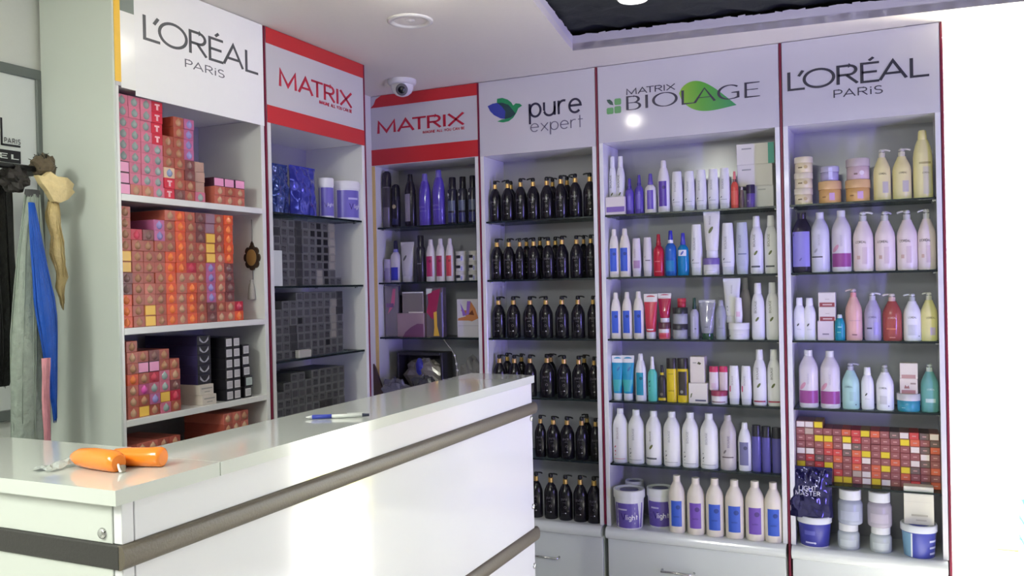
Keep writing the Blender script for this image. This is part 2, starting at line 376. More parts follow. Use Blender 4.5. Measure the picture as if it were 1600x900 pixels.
# ------------------------------------------------------------ display cabinets (front at local y = 0)
def cabinet(label, loc, rz, Wd, D, hz, top, shelves, tall_left=False, wood=False, base=None, ledge=None, left_m=None, rear_m=None, side_m=None, floor_shelf=None):
    t = empty('display_cabinet', loc, rz); tag(t, label, 'display cabinet')
    th = .018
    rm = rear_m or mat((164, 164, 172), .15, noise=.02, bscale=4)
    b0 = (ledge or floor_shelf or .9)
    obj('side_panel', MB().cbox(0, 0, 0 if not ledge else ledge, th, D, hz, .001) if not tall_left else MB().cbox(0, 0, 0, .008, D, top, .001), left_m or WHITE, t)
    if tall_left: obj('side_lining', MB().cbox(.008, 0, 0, th, D, hz, .001), WHITE, t)
    obj('side_panel', MB().cbox(Wd-th, 0, 0 if not ledge else ledge, Wd, D, hz, .001), side_m or WHITE, t)
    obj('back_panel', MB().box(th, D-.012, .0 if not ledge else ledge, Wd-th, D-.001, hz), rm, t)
    obj('top_board', MB().box(th, .018, hz-.0, Wd-th, D-.012, hz+.016), WHITE, t)
    hd = obj('header_panel', MB().cbox(.008 if tall_left else 0, 0, hz, Wd, .018, top, .001), HEADER, t)
    for z in shelves:
        if wood: obj('shelf', MB().cbox(th, .0, z-.019, Wd-th, D-.012, z, .001), WHITE, t)
        else:
            m = MB().cbox(th, .008, z-.008, Wd-th, D-.012, z, .0008)
            for i, f in enumerate(m.f):
                zs = [m.v[k][2] for k in f]; ys = [m.v[k][1] for k in f]
                if max(zs)-min(zs) > .004: m.m[i] = 1
            obj('glass_shelf', m, [GLASS, GEDGE], t)
            for x in (th, Wd-th-.012):
                for y in (.035, D-.06):
                    obj('shelf_pin', MB().cbox(x, y, z-.013, x+.012, y+.008, z-.008, .001), CHROME, t)
    if ledge:
        # bullnosed worktop ledge, base carcass and doors
        prof = [(D, ledge-.05), (-.012, ledge-.05)]
        prof += [(-.012-.024*math.sin(a), ledge-.025-.025*math.cos(a)) for a in [PI*k/12 for k in range(13)]]
        prof += [(D, ledge)]
        m = MB(); n = len(prof); x0, x1 = .004, Wd-.004
        vs = [(x0, y, z) for y, z in prof]+[(x1, y, z) for y, z in prof]
        m.add(vs, [(i, (i+1) % n, n+(i+1) % n, n+i) for i in range(n)], 0, False); m.add(vs, [tuple(range(n))[::-1], tuple(range(n, 2*n))])
        obj('ledge', m, mat((226, 231, 227), .14, coat=.5, noise=.015, bscale=4), t)
        obj('base_carcass', MB().cbox(.004, .016, .06, Wd-.004, D, ledge-.05, .001), WHITE_SIDE, t)
        obj('plinth', MB().box(.01, .04, 0, Wd-.01, D, .06), mat((110, 110, 108), .5), t)
        dm = mat((218, 223, 220), .25, noise=.02, bscale=3)
        hx = base or Wd*.5
        dd = obj('drawer_front', MB().cbox(.005, -.002, .20, Wd-.008, .016, ledge-.053, .0015), dm, t)
        h = MB().tube([(hx-.065, -.002, .318), (hx-.065, -.026, .318), (hx+.065, -.026, .318), (hx+.065, -.002, .318)], .005, 8)
        obj('handle', h, CHROME, dd)
        dd = obj('drawer_front', MB().cbox(.005, -.002, .065, Wd-.008, .016, .196, .0015), dm, t)
        h = MB().tube([(hx-.065, -.002, .13), (hx-.065, -.026, .13), (hx+.065, -.026, .13), (hx+.065, -.002, .13)], .005, 8)
        obj('handle', h, CHROME, dd)
    else:
        obj('door', MB().cbox(th, -.001, .06, Wd-th, .016, b0-.024, .001), WHITE_SIDE, t)
    return t, hd
def lettering(hd, jobs, m, name='lettering'):
    mb = MB()
    for j in jobs: flat_text(mb, *j[0], **j[1])
    return obj(name, mb, m, hd)
TOP = 2.4
SZ = [1.779, 1.518, 1.259, 1.000, .737]
WOOD_Y = mat((228, 200, 128), .5, noise=.06, bscale=12)
# --- back wall, corner unit
CX = -2.262
cc, h = cabinet('white corner display cabinet with a red-banded header sign, back wall', (CX, 3.4, 0), 0, .565, .222, 2.07, TOP, SZ[:3], ledge=.985, base=.3, left_m=WHITE)
obj('edge_board', MB().cbox(-.024, -.002, 1.02, .018, .0, 2.07, .0004), WOOD_Y, cc)
obj('red_band', MB().box(0, -.0012, 2.093-.02, .565, -.0002, 2.147), RED, h)
m = MB().prism_y([(.0, 2.362), (.565, 2.368), (.565, 2.4), (.11, 2.4), (.045, 2.39), (.02, 2.375)], -.0012, -.0002)
obj('red_band', MB().prism_y([(0, 2.346), (.565, 2.346), (.565, 2.4), (.06, 2.4), (.03, 2.385), (.018, 2.362)], -.0012, -.0002), RED, h)
def lx(px, py, x0): return at(px, py, 'y', 3.4).x-x0
def lz(px, py): return at(px, py, 'y', 3.4).z
def back_text(hd, x0, text, pl, pt, pr, m, thick=.1, gap=.22, contrast=0, name='lettering'):
    """pl: pixel of the baseline start, pt: cap-height pixel above it, pr: pixel of the baseline end"""
    a = at(*pl, 'y', 3.4); b = at(*pt, 'y', 3.4); c = at(*pr, 'y', 3.4)
    return lettering(hd, [((text, a.x-x0, a.z, c.x-a.x, b.z-a.z, -.0014), dict(thick=thick, gap=gap, contrast=contrast))], m, name)
back_text(h, CX, 'MATRIX', (591.5, 209), (591.4, 191), (724.5, 200), INKRED, .15, .2)
back_text(h, CX, 'IMAGINE ALL YOU CAN BE', (661, 208.6), (661, 205), (726, 205), INKRED, .2, .3)
# --- back wall, bird sign
PX = -1.688
pc, h = cabinet('white display cabinet under the blue and green bird sign', (PX, 3.4, 0), 0, .545, .222, 2.07, TOP, SZ, ledge=.475, base=.275)
back_text(h, PX, 'pure', (828, 183.5), (826, 150), (908, 179), mat((40, 36, 62), .35), .1, .19)
back_text(h, PX, 'expert', (829.5, 206.5), (828, 186), (910.5, 200), mat((120, 116, 132), .35), .07, .17)
def shape(pts, y):
    return MB().prism_y([(lx(px, py, PX), lz(px, py)) for px, py in pts[::-1]], y, y+.0009)
bird = obj('bird_logo', shape([(762, 166), (770, 162), (778, 160.5), (785, 164), (790, 172), (790, 186), (782, 185), (772, 180), (766, 174)], -.0011), mat((52, 66, 160), .35), h)
obj('wing', shape([(777, 154.5), (785, 153), (793, 155.5), (799, 160), (802, 165), (806, 161.5), (812, 162), (816, 165), (810, 169), (807, 176), (802, 184), (795, 189.5), (786, 191.5), (777, 190), (784, 187), (790, 186), (790, 172), (783, 162.5), (776.5, 160.5)], -.0014), mat((36, 142, 88), .35), h)
obj('wing_overlap', shape([(777, 161), (785, 160.5), (795, 164), (803, 174), (806, 178), (798, 184), (789, 186), (790, 174), (784, 166)], -.0018), mat((34, 66, 70), .35), h)
# --- back wall, leaf sign
LX = -1.131
lc, h = cabinet('white wide display cabinet under the green leaf sign', (LX, 3.4, 0), 0, .729, .222, 2.08, TOP, SZ, ledge=.475, base=.30)
INKB = mat((52, 46, 66), .35)
back_text(h, LX, 'MATRIX', (979.5, 148.5), (979.3, 139.5), (1054.5, 139.5), INKB, .12, .2)
back_text(h, LX, 'BIOLAGE', (980.5, 172), (979.8, 151.5), (1187.5, 151.5), INKB, .13, .3, .6)
lf = []
pa, pb = (1061, 143), (1151, 161.5)
for k in range(25):
    s = k/24; lf.append((pa[0]+(pb[0]-pa[0])*s, 146+18*s-(27*math.sin(PI*min(1, s**.72))*(1-.15*s))))
for k in range(1, 24):
    s = 1-k/24; lf.append((pa[0]+(pb[0]-pa[0])*s, 146+18*s+(21*math.sin(PI*min(1, s**.62)))*(1-.05*s)))
def leafmat():
    m = bpy.data.materials.new('leaf_print'); m.use_nodes = True; nt = m.node_tree; b = nt.nodes['Principled BSDF']
    tc = nt.nodes.new('ShaderNodeTexCoord'); sp = nt.nodes.new('ShaderNodeSeparateXYZ'); r = nt.nodes.new('ShaderNodeValToRGB'); b.inputs['Roughness'].default_value = .3
    nt.links.new(tc.outputs['Generated'], sp.inputs[0]); nt.links.new(sp.outputs[0], r.inputs[0]); nt.links.new(r.outputs[0], b.inputs['Base Color'])
    r.color_ramp.elements[0].color = lin((140, 190, 50)); r.color_ramp.elements[1].color = lin((24, 140, 88)); e = r.color_ramp.elements.new(.4); e.color = lin((82, 165, 48))
    return m
lp = [(lx(px, py, LX), lz(px, py)) for px, py in lf]
area = sum(lp[i-1][0]*lp[i][1]-lp[i][0]*lp[i-1][1] for i in range(len(lp)))
obj('leaf_logo', MB().prism_y(lp if area > 0 else lp[::-1], -.0009, -.0001), leafmat(), h)
gm = mat((96, 160, 96), .35)
for (a, b, c, d2) in ((960, 153.5, 970.5, 163.5), (948, 168, 958.5, 178), (960, 165.5, 970.5, 176.5)):
    x0, x1, z1, z0 = lx(a, b, LX), lx(c, b, LX), lz(a, b+1), lz(a, d2+1); q = .004
    obj('leaf_square', MB().prism_y([(x0+q, z0), (x1-q, z0), (x1, z0+q), (x1, z1-q), (x1-q, z1), (x0+q, z1), (x0, z1-q), (x0, z0+q)], -.0011, -.0002), gm, h)
pts = [(948, 156), (953, 155.5), (957, 159), (958.5, 164.5), (953, 163.5), (949.5, 160)]
obj('leaf_square', MB().prism_y([(lx(a, b, LX), lz(a, b)) for a, b in pts[::-1]], -.0011, -.0002), mat((48, 82, 70), .35), h)
# --- back wall, right end
RX = -.390
rcab, h = cabinet('white right-end display cabinet beside the bright doorway', (RX, 3.4, 0), 0, .540, .222, 2.08, TOP, SZ[:4]+[.712], ledge=.475, base=.27)
back_text(h, RX, "L'OR\u00c9AL", (1233, 141), (1232, 113.5), (1452, 118), mat((58, 56, 66), .35), .12, .16)
back_text(h, RX, 'PARiS', (1303.5, 153), (1303, 141.5), (1379, 147), mat((70, 68, 78), .35), .11, .25)
# --- left wall
def cabl(label, y0, Wd, *a, **k): return cabinet(label, (-1.958, y0, 0), PI/2, Wd, .292, *a, **k)
LY, MY = 1.682, 2.310
lo, h = cabl('white wooden-shelf cabinet full of hair dye boxes on left wall', LY, .612, 2.074, TOP, [1.774, 1.399, 1.142, 1.005], wood=True, floor_shelf=1.005, left_m=WHITE_SIDE, tall_left=True)
def left_text(hd, y0, text, pl, pt, pr, m, thick=.1, gap=.22):
    a = at(*pl, 'x', -1.958); b = at(*pt, 'x', -1.958); c = at(*pr, 'x', -1.958)
    return lettering(hd, [((text, a.y-y0, a.z, c.y-a.y, b.z-a.z, -.0014), dict(thick=thick, gap=gap))], m)
left_text(h, LY, "L'OR\u00c9AL", (225.5, 60), (224.8, 23), (403, 116), mat((84, 86, 88), .35), .12, .16)
left_text(h, LY, 'PARiS', (289.5, 104.5), (289, 92.5), (350, 123), mat((105, 106, 110), .35), .12, .25)
obj('sign_sheet', MB().box(.075, -.0012, 2.056, .612, .0, 2.4), mat((246, 246, 245), .2, noise=.01), h)
obj('sign_sheet', MB().box(.026, -.001, 2.07, .075, .0, 2.285), mat((246, 246, 243), .2), h)
obj('bare_board', MB().box(.026, -.0006, 2.285, .075, .0, 2.4), mat((132, 142, 134), .5), h)
obj('yellow_tape', MB().box(.006, -.0016, 2.085, .026, .0, 2.4), mat((244, 196, 66), .45, noise=.05), h)
ml, h = cabl('white glass-shelf cabinet with red-banded header on left wall', MY, .583, 2.074, TOP, [1.768, 1.509, 1.247, .985], floor_shelf=.985)
obj('red_band', MB().box(0, -.0012, 2.072, .583, -.0002, 2.133), RED, h)
obj('red_band', MB().box(0, -.0012, 2.345, .583, -.0002, 2.4), RED, h)
left_text(h, MY, 'MATRIX', (437.5, 134.5), (436.5, 109), (549, 168), INKRED, .14, .2)
left_text(h, MY, 'IMAGINE ALL YOU CAN BE', (499, 161.5), (499, 157), (549.5, 174), INKRED, .2, .3)
# maroon strips between the cabinets
for x, z0, nm in ((-1.6925, .48, 'between corner cabinet and bird-sign cabinet'), (-1.137, .48, 'between bird-sign and leaf-sign cabinets'), (-.396, 0, 'between leaf-sign and right-end cabinets'), (.156, 0, 'on the right-end cabinet beside the doorway')):
    tag(obj('edging_strip', MB().cbox(-.004, 0, z0, .004, .2, 2.4, .0006), MAROON, loc=(x, 3.398, 0)), 'thin maroon edging strip '+nm, 'edging strip')
for y, nm in ((2.302, 'between the two left-wall cabinets'), (2.897, 'on the far side of the left-wall glass-shelf cabinet')):
    tag(obj('edging_strip', MB().cbox(-.2, -.004, 0, 0, .004, 2.4, .0006), MAROON, loc=(-1.956, y, 0)), 'thin maroon edging strip '+nm, 'edging strip')

# ------------------------------------------------------------ product library
# profiles in fractions of half-width and height
PR = {
 'litre': ([('body', [(.9, 0), (1, .02), (1, .63), (.97, .70), (.86, .76), (.68, .82), (.52, .865), (.44, .895)]), ('cap', [(.42, .895), (.43, .9), (.42, 1)])], .9),
 'tall': ([('body', [(.88, 0), (1, .03), (1, .58), (.95, .66), (.82, .73), (.64, .79), (.54, .815)]), ('cap', [(.5, .815), (.56, .82), (.5, .99), (.47, 1)])], .75),
 'cone': ([('body', [(.92, 0), (1, .02), (1, .60), (.93, .69), (.75, .79), (.54, .86)]), ('cap', [(.45, .86), (.48, .87), (.42, .98), (.34, 1)])], .8),
 'tottle': ([('cap', [(.82, 0), (.86, .004), (.9, .15)]), ('body', [(.92, .152), (1, .27), (.98, .45), (.88, .78), (.8, .97), (.74, 1)])], .62),
 'jar': ([('body', [(.88, 0), (.95, .04), (.95, .6), (.9, .62)]), ('lid', [(1, .62), (1, .97), (.95, 1)])], 1),
 'tub': ([('body', [(.8, 0), (.82, .01), (.93, .76), (.93, .8)]), ('lid', [(1, .79), (1, .97), (.97, 1), (.86, 1), (.85, .965)])], 1),
 'spray': ([('body', [(.9, 0), (1, .03), (1, .56), (.92, .64), (.6, .70), (.45, .72)]), ('collar', [(.46, .72), (.46, .79)]), ('spray_head', [(.4, .79), (.38, .84), (.32, .98), (.26, 1)])], .75),
 'pumpl': ([('body', [(.92, 0), (1, .02), (1, .56), (.93, .64), (.72, .73), (.52, .80), (.44, .84)]), ('collar', [(.36, .84), (.36, .93)])], .8),
 'pure': ([('body', [(.92, 0), (1, .02), (1, .56), (.96, .61), (.66, .73), (.36, .795), (.32, .80)]), ('collar', [(.34, .80), (.34, .90)])], .9),
 'aero': ([('body', [(.95, 0), (1, .01), (1, .68), (.9, .73), (.72, .75)]), ('cap', [(.7, .75), (.68, .98), (.6, 1)])], 1),
 'canfull': ([('body', [(.95, 0), (1, .01), (1, .72)]), ('cap', [(.98, .72), (.98, .9), (.8, .97), (.4, 1)])], 1),
 'flat': ([('body', [(.95, 0), (1, .03), (1, .74), (.96, .76)]), ('cap', [(.98, .76), (.98, .985), (.92, 1)])], .6),
 'jug': ([('body', [(.85, 0), (.95, .03), (.97, .1), (.97, .58), (.85, .68), (.62, .72)]), ('lid', [(.86, .72), (.86, .97), (.82, 1), (.7, 1), (.69, .985)])], 1),
}
MESHC = {}
def cached(key, fn):
    if key not in MESHC: MESHC[key] = fn()
    return MESHC[key]
def rprof(kind, w, h):
    parts, sy = PR[kind]
    pr = [(r*w/2, z*h) for nm, p in parts for r, z in p]
    return pr, sy
def rad(pr, z):
    for (r0, z0), (r1, z1) in zip(pr, pr[1:]):
        if z0 <= z <= z1: return r0+(r1-r0)*((z-z0)/((z1-z0) or 1))
    return pr[-1][0]
def wrapv(pr, sy, hw, u, z, off):
    r = rad(pr, z)+off; x = max(-.97*r, min(.97*r, u*hw))
    return (x, -math.sqrt(max(0, r*r-x*x))*sy-off*.3, z)
LIDS = {}
def product(kind, name, cat, x0, x1, yt, label, st, ctx, group=None, on=None, dy=0, yb=None, w=None, h=None, yaw=0):
    """a bottle, jar or tube measured in photograph pixels: left, right, top; standing at ctx shelf height"""
    Y, z, D = ctx['Y']+dy, ctx['z'], ctx
    if on is not None: z = on
    if ctx['side'] == 'back':
        p0, p1 = at(x0, yt, 'y', Y), at(x1, yt, 'y', Y)
        W_ = (p1.x-p0.x)*.965 if w is None else w; H_ = (at((x0+x1)/2, yt, 'y', Y).z-z) if h is None else h
        cx = (p0.x+p1.x)/2
        if w is None and kind not in ('tube', 'tottle', 'flat'): W_ *= (Y/math.hypot(cx, Y))**.5     # a round thing seen at a slant
        loc = (inside(cx, W_), Y, z); rz = yaw
    else:
        p0, p1 = at(x0, yt, 'x', Y), at(x1, yt, 'x', Y)
        W_ = (p1.y-p0.y)*.965*(abs(Y)/math.hypot(Y, (p0.y+p1.y)/2))**.55 if w is None else w; H_ = (at((x0+x1)/2, yt, 'x', Y).z-z) if h is None else h
        loc = (Y, (p0.y+p1.y)/2, z); rz = PI/2+yaw
    W_, H_ = round(W_, 4), round(H_, 4)
    t = empty(name, loc, rz); tag(t, label, cat, group)
    col = st['c']; rg = st.get('rough', .3)
    def pm(part):
        c = col.get(part, col.get('body'))
        return mat(c, st.get('r_'+part, rg), st.get('m_'+part, 0), coat=st.get('coat', 0))
    key = (kind, W_, H_)
    if kind == 'tube':
        def f():
            m = MB(); hw = W_/2
            m.lathe([(hw*.62, hw*.62, H_*.15), (hw*.72, hw*.70, H_*.17), (hw*.82, hw*.62, H_*.4), (hw*.93, hw*.38, H_*.7), (hw, hw*.1, H_*.9), (hw, hw*.04, H_)], seg=24); return m.mesh('tube_body')
        obj('body', cached(key, f), pm('body'), t)
        def f():
            m = MB(); hw = W_/2; m.lathe([(hw*.66, 0), (hw*.7, .002), (hw*.7, H_*.15)], seg=24); return m.mesh('tube_cap')
        obj('cap', cached(key+('c',), f), pm('cap'), t)
        def f():
            m = MB(); hw = W_/2; m.cbox(-hw*1.0, -hw*.06, H_*.92, hw*1.0, hw*.06, H_, .0006); return m.mesh('tube_crimp')
        obj('crimp', cached(key+('k',), f), pm('crimp'), t)
        pr = [(W_/2*a, H_*b) for a, b in ((.62, .15), (.82, .4), (.93, .7), (1, .9), (1, 1))]
        def wv(u, zf, off):
            zz = zf*H_; rx = rad(pr, zz); ry = [(.70, .17), (.62, .4), (.38, .7), (.1, .9), (.04, 1)]; ryv = rad([(a*W_/2, b*H_) for a, b in ry], zz)
            return (u*rx, -ryv*math.sqrt(max(0, 1-u*u*.98))-off-.0004, zz)
    else:
        parts, sy = PR[kind]; sy = st.get('sy', sy)
        for nm, p in parts:
            def f():
                m = MB(); m.lathe([(r*W_/2, zz*H_) for r, zz in p], sy=sy if nm in ('body',) or kind in ('tottle', 'flat') else 1, seg=28); return m.mesh(kind+'_'+nm)
            obj(nm, cached(key+(nm, sy), f), pm(nm), t)
        if kind in ('pumpl', 'pure'):
            zt = .93 if kind == 'pumpl' else .90; k2 = .34
            s = random.choice((1, 1, 1, -1, .7)) if kind == 'pure' else st.get('noz', 1)
            a = st.get('noz_a', random.uniform(-.5, .5) if kind == 'pure' else .15)
            def f():
                m = MB(); r = W_/2
                m.lathe([(r*.16, zt*H_), (r*.16, (zt+.02)*H_)], seg=12)
                m.lathe([(r*.30, (zt+.02)*H_), (r*.33, (zt+.03)*H_), (r*.30, .985*H_), (r*.2, H_)], seg=16)
                m.tube([(0, 0, .982*H_), (r*.5, 0, .984*H_), (r*.85, 0, .972*H_), (r*.95, 0, .955*H_)], r*.11, 8)
                return m.mesh('pump_head')
            o = obj('pump', cached(key+('pump',), f), pm('pump'), t); o.rotation_euler = (0, 0, a if s > 0 else PI-a)
        if kind == 'spray':
            def f():
                m = MB(); r = W_/2; m.tube([(0, -r*.26, .93*H_), (0, -r*.44, .93*H_)], r*.1, 8); return m.mesh('nozzle')
            obj('nozzle', cached(key+('noz',), f), pm('spray_head'), t)
        if kind in ('tub', 'jug'):
            def f():
                m = MB(); r = W_/2*(.84 if kind == 'tub' else .68); zz = H_*(.967 if kind == 'tub' else .987)
                m.lathe([(r*.72, zz-.001), (r*.72, zz+.0004), (.001, zz+.0006)], seg=28); return m.mesh('lid_disc')
            obj('lid_label', cached(key+('ll',), f), mat(col.get('lid_label', (96, 92, 140)), .35), t)
        pr = [(r*W_/2, zz*H_) for nm, p in parts for r, zz in p]
        def wv(u, zf, off): return wrapv(pr, sy, W_/2, u, zf*H_, off)
    # printing
    by = {}
    for q in st.get('p', ()):
        if q[0] == 'R':
            _, u0, u1, z0, z1, c = q; mb = by.setdefault((c, 'label', len(by)), MB()); n, k = 8, 5
            off = .0004+.0002*len(by)
            vs = [wv(u0+(u1-u0)*i/n, z0+(z1-z0)*j/k, off) for j in range(k+1) for i in range(n+1)]
            mb.add(vs, [(j*(n+1)+i, j*(n+1)+i+1, (j+1)*(n+1)+i+1, (j+1)*(n+1)+i) for j in range(k) for i in range(n)], 0, True)
        elif q[0] == 'T':
            _, s, u, zf, hf, c = q[:6]; rot = len(q) > 6
            mb = by.setdefault((c, 'print'), MB()); off = .0012
            Q, tw = ribbons(s, .17, .28); hh = hf*H_
            for qq in Q:
                vs = []
                for a, b in qq:
                    if rot: X, Z = -b*hh, a*hh
                    else: X, Z = (a-tw/2)*hh*.82, b*hh
                    vs.append(wv(u+X/(W_/2), zf+Z/H_, off))
                mb.add(vs, [(0, 1, 2, 3)], 0)
        else:
            if q[0] == 'L':
                _, u, zf, s, c = q; P = [(s*.8*math.cos(a)*W_/2*1.1, s*1.35*math.sin(a)*W_/2) for a in [2*PI*k/14 for k in range(14)]]
                P = [(a*.8+b*.45, b*.9+a*.1) for a, b in P]
            else:
                _, u, zf, s, c = q; P = [(s*math.cos(a)*W_/2, s*math.sin(a)*W_/2) for a in [2*PI*k/18 for k in range(18)]]
            mb = by.setdefault((c, 'print'), MB()); off = .0011
            if q[0] == 'O':
                n = len(P); vs = [wv(u+a/(W_/2), zf+b/H_, off) for a, b in P]+[wv(u+a*.72/(W_/2), zf+b*.72/H_, off) for a, b in P]
                mb.add(vs, [(i, (i+1) % n, n+(i+1) % n, n+i) for i in range(n)], 0)
            else:
                n = len(P); vs = [wv(u+a/(W_/2), zf+b/H_, off) for a, b in P]+[wv(u, zf, off)]
                mb.add(vs, [(i, (i+1) % n, n) for i in range(n)], 0)
    for (c, nm, *_), mb in by.items():
        obj(nm, mb, mat(c, st.get('lr', .3)), t)
    return t, z+H_
def carton(name, cat, x0, x1, yt, label, body, prints, ctx, depth=.06, on=None, dy=0, yaw=0, group=None, w=None, h=None, m=None):
    Y, z = ctx['Y']+dy, ctx['z']
    if on is not None: z = on
    if ctx['side'] == 'back':
        p0, p1 = at(x0, yt, 'y', Y), at(x1, yt, 'y', Y); W_ = (p1.x-p0.x)*.98; H_ = at((x0+x1)/2, yt, 'y', Y).z-z; loc = (inside((p0.x+p1.x)/2, W_+abs(yaw)*.06), Y, z); rz = yaw
    else:
        p0, p1 = at(x0, yt, 'x', Y), at(x1, yt, 'x', Y); W_ = (p1.y-p0.y)*.98; H_ = at((x0+x1)/2, yt, 'x', Y).z-z; loc = (Y, (p0.y+p1.y)/2, z); rz = PI/2+yaw
    if w: W_ = w
    if h: H_ = h
    t = obj(name, MB().cbox(-W_/2, 0, 0, W_/2, depth, H_, .0012), m or mat(body, .4), loc=loc, rz=rz); tag(t, label, cat, group)
    obj('lid_flap', MB().cbox(-W_/2+.001, .001, H_, W_/2-.001, depth-.001, H_+.0008, .0003), m or mat(body, .45), t)
    by = {}
    for q in prints:
        if q[0] == 'R':
            mb = by.setdefault(q[5], MB()); n = len(by)
            y = -.0003-.0002*n
            mb.add([(q[1]*W_/2, y, q[3]*H_), (q[2]*W_/2, y, q[3]*H_), (q[2]*W_/2, y, q[4]*H_), (q[1]*W_/2, y, q[4]*H_)], [(0, 1, 2, 3)])
        elif q[0] == 'P':
            mb = by.setdefault(q[2], MB()); n = len(by); y = -.0003-.0002*n
            mb.add([(a*W_/2, y, b*H_) for a, b in q[1]], [tuple(range(len(q[1])))])
    for c, mb in by.items(): obj('print', mb, mat(c, .35), t)
    return t, z+H_+.0008

WT = (226, 226, 224); CRM = (226, 220, 206); GRY = (150, 152, 156); LEAF = (104, 112, 66)
LIMS = ((-1.112, -.421), (-1.669, -1.162), (-.371, .131), (-2.243, -1.716))
def ctxb(z, oy=0, ox=0, s=1, Y=3.452): return dict(side='back', Y=Y, z=z, ox=ox, oy=oy, s=s)
def inside(x, w):
    for a, b in LIMS:
        if a-.04 < x < b+.04: return min(max(x, a+w/2+.0008), b-w/2-.0008)
    return x
def Zm(ctx):
    ox, oy, s = ctx['ox'], ctx['oy'], ctx['s']
    return lambda x: ox+x/s, lambda y: oy+y/s
TALL = dict(c=dict(body=WT, cap=(222, 222, 220)), p=[('L', -.05, .36, .3, LEAF), ('T', 'BIOLAGE', -.12, .47, .035, (150, 150, 140), 1)])
TALLG = dict(c=TALL['c'], p=TALL['p']+[('R', -.8, .55, .11, .14, (84, 88, 92))])
TALLR = dict(c=TALL['c'], p=TALL['p']+[('R', -.85, .85, .06, .085, (170, 60, 80))])
def CONE(c, body=CRM): return dict(c=dict(body=body, cap=body), p=[('R', -.72, .62, .12, .6, c), ('D', .2, .48, .3, tuple(int(v*.72) for v in c))])
TOT = dict(c=dict(body=WT, cap=(214, 216, 216)), p=[('T', 'BIOLAGE', -.1, .5, .04, (176, 178, 178), 1), ('R', -.7, .5, .235, .245, (150, 155, 155)), ('L', -.55, .3, .14, (90, 96, 92))])
TOTP = dict(c=dict(body=WT, cap=(214, 214, 216)), p=[('T', 'BIOLAGE', -.1, .5, .04, (186, 180, 184), 1), ('R', -.75, -.55, .33, .48, (214, 60, 110))])
LIT = dict(c=dict(body=(230, 230, 226), cap=(222, 224, 222)), p=[('T', 'BIOLAGE', -.05, .45, .035, (176, 178, 176), 1), ('R', -.7, .75, .075, .082, (110, 116, 118)), ('L', -.52, .2, .1, (90, 96, 96)), ('D', -.55, .28, .06, (90, 96, 96)), ('D', -.55, .14, .05, (90, 96, 96))])

# ------------------------------------------------------------ leaf-sign cabinet
LCN = 'leaf-sign cabinet'
c = ctxb(SZ[0], 220, 930, 5.333); X, Yp = Zm(c)
def P(kind, name, cat, x0, x1, yt, label, st, **k): return product(kind, name, cat, X(x0), X(x1), Yp(yt), label, st, c, **k)
P('tall', 'shampoo_bottle', 'bottle', 86, 158, 135, 'leftmost white leaf-marked bottle above the purple-banded carton, '+LCN, TALL, dy=.012)
P('tall', 'shampoo_bottle', 'bottle', 170, 248, 130, 'second white leaf-marked bottle from left above the purple-banded carton, '+LCN, TALL, dy=.012)
carton('product_carton', 'carton', X(76), X(238), Yp(468), 'low cream carton with purple band before two white bottles, '+LCN, (222, 214, 210), [('R', -.9, .98, .15, .45, (120, 92, 170))], c, .022, dy=-.040)
PURP = dict(c=dict(body=(92, 74, 168), collar=(70, 58, 140), spray_head=(92, 74, 160)), rough=.2, p=[('R', -.4, .5, .12, .5, (108, 90, 182))])
P('spray', 'spray_bottle', 'bottle', 246, 322, 315, 'left purple spray bottle of two, top shelf, '+LCN, PURP)
P('spray', 'spray_bottle', 'bottle', 326, 402, 285, 'right purple spray bottle of two, top shelf, '+LCN, PURP)
P('spray', 'spray_bottle', 'bottle', 408, 508, 275, 'white flask with purple label and purple spray head, '+LCN, dict(c=dict(body=(224, 220, 216), collar=(108, 92, 170), spray_head=(98, 82, 160)), p=[('R', -.45, .62, .1, .58, (112, 88, 178))]))
P('cone', 'shampoo_bottle', 'bottle', 516, 618, 165, 'tall white cone-top bottle with purple label, top shelf, '+LCN, CONE((96, 68, 160), (224, 220, 220)))
for i, (a, b, t_) in enumerate(((632, 728, 258), (735, 830, 254), (832, 928, 244), (932, 1028, 236), (1028, 1122, 228))):
    P('tottle', 'conditioner_bottle', 'bottle', a, b, t_, '%s of five white conditioner bottles in a row, top shelf, %s' % (('leftmost', 'second from left', 'middle', 'fourth from left', 'rightmost')[i], LCN), TOT, group='white conditioner bottles on the top shelf')
P('spray', 'spray_bottle', 'bottle', 1126, 1192, 255, 'coral red spray bottle on top shelf before the stacked cartons', dict(c=dict(body=(214, 84, 70), collar=(120, 66, 70), spray_head=(214, 120, 120)), rough=.2, p=[('R', -.8, .8, .1, .48, (222, 96, 80))]))
P('cone', 'oil_bottle', 'bottle', 1200, 1240, 385, 'tiny brown bottle beside the coral spray bottle, top shelf', dict(c=dict(body=(112, 92, 88), cap=(190, 180, 176))))
P('jar', 'cosmetic_jar', 'jar', 1256, 1332, 368, 'dark purple jar with black lid before the stacked cartons, top shelf', dict(c=dict(body=(104, 84, 150), lid=(52, 44, 70)), p=[('D', -.5, .3, .16, (190, 190, 200))]))
_, z1 = carton('product_carton', 'carton', X(1322), X(1486), Yp(372), 'bottom white carton of the three stacked, top shelf, '+LCN, (222, 220, 214), [('R', -.6, .2, .8, .86, (180, 180, 176))], c, .12, dy=.02)
_, z2 = carton('product_carton', 'carton', X(1178), X(1478), Yp(196), 'middle wide white carton of the three stacked, top shelf, '+LCN, (220, 216, 208), [('R', -.72, -.2, .74, .8, (150, 150, 146))], c, .13, on=z1, dy=.025)
carton('product_carton', 'carton', X(1172), X(1492), Yp(22), 'topmost wide white carton with green end, top shelf, '+LCN, (220, 216, 206), [('R', .68, 1, 0, 1, (62, 160, 138)), ('R', -.72, -.2, .74, .8, (150, 150, 146))], c, .13, on=z2, dy=.025)

